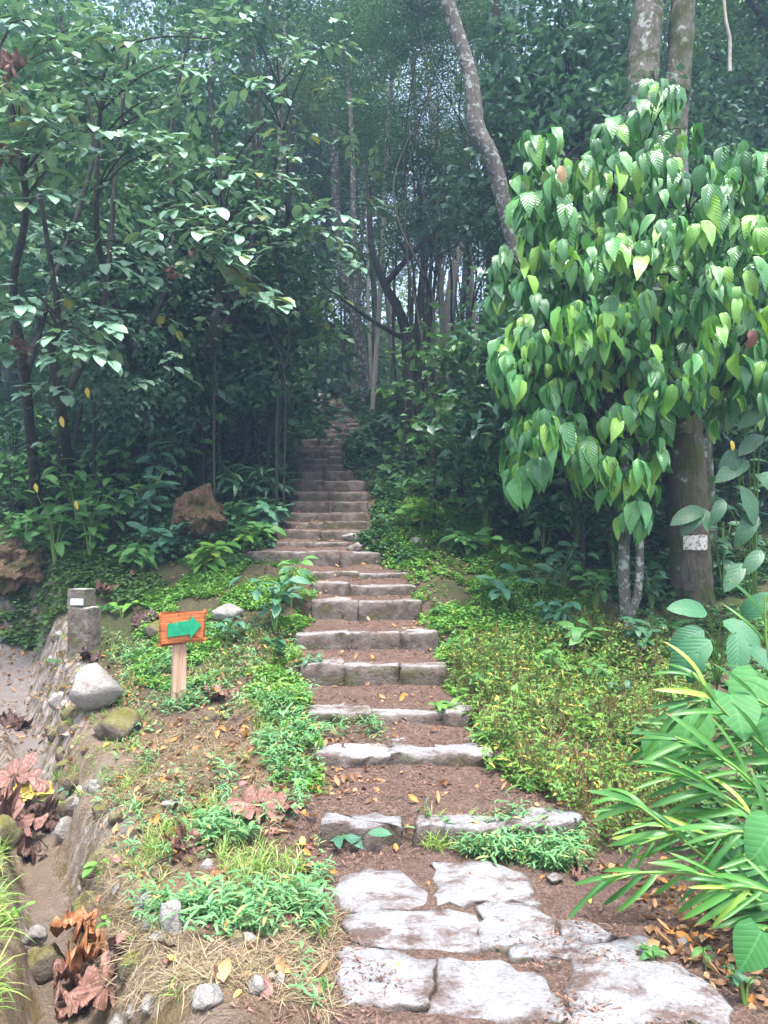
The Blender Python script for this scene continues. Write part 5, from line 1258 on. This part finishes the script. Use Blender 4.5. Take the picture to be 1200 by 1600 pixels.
def sapling(label, bpx, path, sprays, seed, nobj, extra):
    r = np.random.default_rng(seed); b0 = G(*bpx); root = empty('sapling_tree', b0, label, 'sapling')
    pts = [np.zeros(3) - np.array((0, 0, .15))] + [P(*p) - b0 for p in path]; pts.append(pts[-1] + np.array((r.uniform(-.3, .3), -.2, 1.8)))
    cs = spline(pts, 24); Tt = [tube(cs, np.linspace(.075, .02, 24), 8, .05, seed)]
    pts2 = [cs[6], cs[6] + np.array((r.uniform(.2, .5), .2, 1.2)), cs[6] + np.array((r.uniform(.3, .8), .1, 3.0)), cs[6] + np.array((r.uniform(.3, .9), -.2, 4.4))]
    cs2 = spline(pts2, 14); Tt.append(tube(cs2, np.linspace(.05, .015, 14), 7, .05, seed)); allc = np.vstack([cs[8:], cs2[4:]])
    leaves = []; tw = []
    for (px, py, d_) in sprays:
        p = P(px, py, d_) - b0; ang = r.uniform(-2.4, -.7) if r.uniform() < .75 else r.uniform(0, 6.28)
        src = allc[np.argmin(np.linalg.norm(allc - p - np.array((0, 0, -.3)), axis=1))]
        tw.append(tube(spline([src, (src + p) / 2 + np.array((0, 0, .1)), p], 8), np.linspace(.016, .006, 8), 5))
        for q in range(3):
            sp, c_ = spray(p + r.normal(0, .10, 3), ang + r.normal(0, .8), r.uniform(.25, .45), int(r.integers(4, 7)), .22, r); leaves += [(s_, 1) for s_ in sp]; tw.append(tube(c_, np.linspace(.006, .003, 6), 3))
    objs = leaves[:]; r.shuffle(leaves)
    for i, (s_, _) in enumerate(leaves[:nobj]): link('leaf', OL[i % 4], root, mat4(s_[0], basis(s_[1], s_[2]), s_[3]))
    rest = [s_ for s_, _ in leaves[nobj:]]
    for q in range(extra):
        i = int(r.integers(6, len(allc))) if r.uniform() < .8 else 3
        p = allc[min(i, len(allc) - 1)] + np.array((r.normal(0, .75), r.normal(.3, .7), r.normal(0, .6)))
        sp, c_ = spray(p, r.uniform(0, 6.28), r.uniform(.3, .5), 7, .17, r); rest += sp; tw.append(tube(c_, np.linspace(.007, .003, 6), 3))
    T = scatter(leaf_T(1, .54, 3, 'ovate', .12, .5), np.array([q[0] for q in rest]), bases(np.array([q[1] for q in rest]), np.array([q[2] for q in rest])), np.array([q[3] for q in rest]))
    o = link('leaves', TM('leaves', T, M_leftleaf), root); o['kind'] = 'stuff'
    link('trunk', TM('trunk', merge(Tt), M_bark), root); link('twigs', TM('twigs', merge(tw), M_twig), root)['kind'] = 'stuff'
for i, s_ in enumerate(SAP): sapling(*s_, 900 + i, 240, 32)
# yellow leaves and dead leaves caught in the saplings
for i, (px, py, d_, s, m, lab) in enumerate([(95,650,8.6,.14,4,'yellow leaf hanging below the low leaf tufts'),(135,605,8.6,.13,4,'yellow leaf hanging above the lower yellow one'),(55,755,8.9,.12,4,'yellowed leaf in the bank plants by the earth lump'),
        (118,782,9.0,.12,4,'yellow leaf in the bank plants above the marker'),(875,258,6.5,.17,2,'dry tan leaf caught in the glossy shrub'),(1172,515,6.1,.2,3,'withered brown leaf hanging in the glossy shrub'),(1143,688,6.6,.1,4,'yellow leaf right of the broken trunk'),(300,385,7.6,.2,1,'withered dark leaf hanging in the middle sapling')]):
    o = link('dead_leaf', DL[m]); o.matrix_basis = mat4(P(px, py, d_), basis(np.array((.2, -.1, -1)), np.array((0, -1, .2))), s); tag(o, lab, 'dead leaf')
for i, (px, py, d_, w) in enumerate([(18,100,7.2,44),(10,240,7.4,36),(30,540,7.9,26),(268,425,7.6,22)]):
    big_leaf(0, 0, w, MR_brown, ['large withered leaf hanging high in the arching sapling','withered leaf hanging below the high one in the arching sapling','brown withered leaf hanging over the low leaf tufts','pinkish withered leaf in the middle sapling'][i], 40 + i, 0, 1.3, 0, .4 * i, .9, .5, 7, loc=P(px, py, d_))

# ------------------------------------------------------------------ ginger canes, heart leaves, quilted leaves
def ginger_leaf(curlk, droop):
    V, F, U = leaf_T(1, .14, 9, 'lance', .0, droop)
    w = V[:, 0] / .07; a = w * curlk * 1.35
    V[:, 0] = np.sin(a) / max(curlk * 1.35, .01) * .07; V[:, 2] += (1 - np.cos(a)) / max(curlk * 1.35, .01) * .07
    return V, F, U
GL = [TM('leaf', ginger_leaf(c_, d_), M_ginger) for c_, d_ in ((.9, .35), (1.2, .6), (1.45, .15), (1.05, .9))]
def ginger(label, pts, seed, nl=11, L=.33):
    nl = int(nl * 1.5)
    r = np.random.default_rng(seed); W_ = [P(*p) for p in pts]; g = np.array((W_[0][0] + .05, W_[0][1], h(W_[0][0] + .05, W_[0][1]))); root = empty('ginger_plant', g, label, 'ginger plant', 'ginger plants beside the landing')
    c_ = spline([np.zeros(3)] + [w - g for w in W_], 24); link('stem', TM('stem', tube(c_, np.linspace(.010, .005, 24), 6), M_gstem), root)
    for i in range(nl):
        t = .28 + .72 * (i + .5) / nl; q = t * 22.9; i0 = int(q); p = c_[i0]; tg = norm(c_[min(23, i0 + 1)] - c_[i0 - 1])
        side = (1 if i % 2 else -1); sidev = norm(np.cross(tg, np.array((0, -1, .3))))
        D = tg * .75 + sidev * side * r.uniform(.25, .8) * (1.1 - .6 * t) + np.array((-.10, r.normal(0, .15), -.25 - .2 * (side > 0) * 0)); U_ = np.array((.2 + r.normal(0, .3), -.75, .8 + r.normal(0, .3)))
        link('leaf', GL[int(r.integers(4))], root, mat4(p, basis(D, U_), L * r.uniform(.8, 1.2) * (1 - .25 * t)))
ginger('ginger cane reaching farthest over the landing, low', [(1290,1520,3.05),(1190,1422,3.1),(1100,1340,3.1),(1010,1268,3.1),(985,1254,3.1)], 1, 14, .30)
ginger('ginger cane hanging lowest over the bare soil', [(1300,1500,2.95),(1190,1410,2.95),(1100,1368,2.95),(1000,1364,2.95),(940,1372,2.95)], 2, 13, .27)
ginger('ginger cane stretching toward the dry weeds', [(1300,1400,3.4),(1190,1240,3.4),(1120,1180,3.4),(1050,1150,3.4)], 3, 12, .36)
ginger('ginger cane pointing up into the quilted leaves', [(1300,1350,3.6),(1220,1200,3.6),(1130,1110,3.6),(1080,1050,3.6)], 4, 9, .36)
ginger('ginger cane rising in the middle of the clump', [(1310,1450,3.3),(1200,1300,3.3),(1110,1230,3.3),(1050,1205,3.3)], 5, 12, .34)
ginger('upright ginger cane at the edge of the clump', [(1300,1300,3.9),(1230,1150,3.9),(1200,1020,3.9),(1195,930,3.9)], 6, 8, .34)
ginger('ginger cane drooping in front of the round leaf', [(1310,1520,2.8),(1250,1430,2.8),(1190,1390,2.8),(1140,1392,2.8)], 7, 9, .28)
ginger('short ginger cane in the shade behind the clump', [(1290,1330,3.8),(1180,1280,3.8),(1110,1270,3.8),(1060,1280,3.8)], 8, 10, .36)
ginger('arched ginger cane over the back of the clump', [(1300,1250,3.7),(1210,1110,3.7),(1120,1090,3.7),(1040,1120,3.7)], 9, 9, .34)
ginger('ginger cane fanning over the reddish flat stone', [(1300,1470,3.15),(1180,1350,3.2),(1090,1300,3.2),(1030,1310,3.2),(1000,1320,3.2)], 10, 9, .28)
ginger('ginger cane bent across the heart shaped leaf', [(1310,1420,3.0),(1230,1330,3.0),(1160,1300,3.0),(1120,1310,3.0)], 11, 9, .30)
ginger('ginger cane leaning out under the ribbed leaves', [(1300,1280,4.1),(1190,1160,4.1),(1110,1140,4.1),(1010,1160,4.1)], 12, 9, .36)
HL = [TM('leaf', leaf_T(1, .98, 9, 'heart', .10, d_, .04), M_heart) for d_ in (.3, .6)]
QL = [TM('leaf', leaf_T(1, .5, 9, 'ovate', .2, d_, .05), M_quilt) for d_ in (.5, .9)]
def hero_leaves(name, label, cat, root_px, leaves, meshes, mat):
    g = G(*root_px); root = empty(name, g, label, cat)
    for i, (bx, by, tx, ty, d_, tilt) in enumerate(leaves):
        a, b_ = P(bx, by, d_), P(tx, ty, d_ - tilt); L = np.linalg.norm(b_ - a); U_ = np.array((.05, -1.0, .75))
        lf = link('leaf', meshes[i % 2], root, mat4(a - g, basis(b_ - a, U_), L)); 
        link('petiole', TM('petiole', tube(spline([np.zeros(3), (a - g) * np.array((.5, .5, .75)), a - g], 8), .006, 5), mat), root)
hero_leaves('heart_leaf_plant', 'heart leaved plant among the ginger canes beside the landing', 'plant', (1210, 1500), [(1190,1455,1158,1522,2.7,.05),(1212,1290,1178,1350,3.0,.1),(1225,1380,1200,1430,3.0,.1)], HL, M_gstem)
hero_leaves('heart_leaf_plant', 'light green heart leaved plant over the back of the ginger', 'plant', (1200, 1250), [(1140,1085,1170,1150,3.7,.2),(1030,1150,1040,1215,3.9,.1),(1190,1060,1150,1120,3.9,.1),(1200,1360,1110,1400,3.2,.1),(1085,1110,1060,1180,4.0,.1),(1215,1130,1205,1210,3.7,.1)], HL, M_gstem)
hero_leaves('quilted_leaf_plant', 'plant with big ribbed dark leaves below the broken trunk', 'plant', (1120, 1080), [(1105,958,1052,940,4.8,.08),(1100,985,1045,1003,4.7,.08),(1130,970,1195,1000,4.7,.2),(1110,1000,1045,1045,4.6,.1),(1150,990,1160,1050,4.5,.2),(1160,965,1200,925,4.9,.2),(1170,1010,1215,1040,4.5,.2),(1090,1020,1085,1070,4.5,.1)], QL, M_gstem)
DLm = [TM('leaf', leaf_T(.8, .33, 7, 'ovate', .2, d_, .05), M_dark) for d_ in (.4, .7)]
hero_leaves('leafy_plant', 'tall plant with glossy blue green leaves right of the broken trunk', 'plant', (1180, 960), [(1170,720,1110,750,6.9,.2),(1150,700,1125,760,6.9,.2),(1160,760,1195,830,6.8,.2),(1130,780,1115,820,6.8,.2),(1190,680,1150,710,6.9,.2),(1180,740,1215,760,6.8,.2),(1100,795,1040,815,6.9,.2),(1100,795,1060,835,6.9,.2),(1100,795,1110,832,6.9,.2),(1180,800,1150,860,6.8,.2),(1160,880,1130,930,6.8,.2),(1190,860,1160,900,6.8,.2),(1195,640,1150,665,6.9,.2),(1180,600,1210,650,6.9,.2)], DLm, M_gstem)

# ------------------------------------------------------------------ bluish haze volume, added to veil the forest and lift its darks
M_haze = bpy.data.materials.new('added_haze'); M_haze.use_nodes = True; t = M_haze.node_tree; t.nodes.clear()
ov = t.nodes.new('ShaderNodeOutputMaterial'); pv = t.nodes.new('ShaderNodeVolumePrincipled')
pv.inputs['Color'].default_value = (.48, .70, 1, 1); pv.inputs['Density'].default_value = .0038; pv.inputs['Anisotropy'].default_value = .2
t.links.new(pv.outputs[0], ov.inputs['Volume'])
bm = bmesh.new(); bmesh.ops.create_cube(bm, size=1)
for v in bm.verts: v.co = Vector((v.co.x * 128, 27.5 + v.co.y * 100, -5 + (v.co.z + .5) * 43))
me = bpy.data.meshes.new('haze'); bm.to_mesh(me); bm.free(); me.materials.append(M_haze)
o = link('haze', me); o['kind'] = 'stuff'; o['label'] = 'thin bluish haze added between the trees'; o['category'] = 'haze'
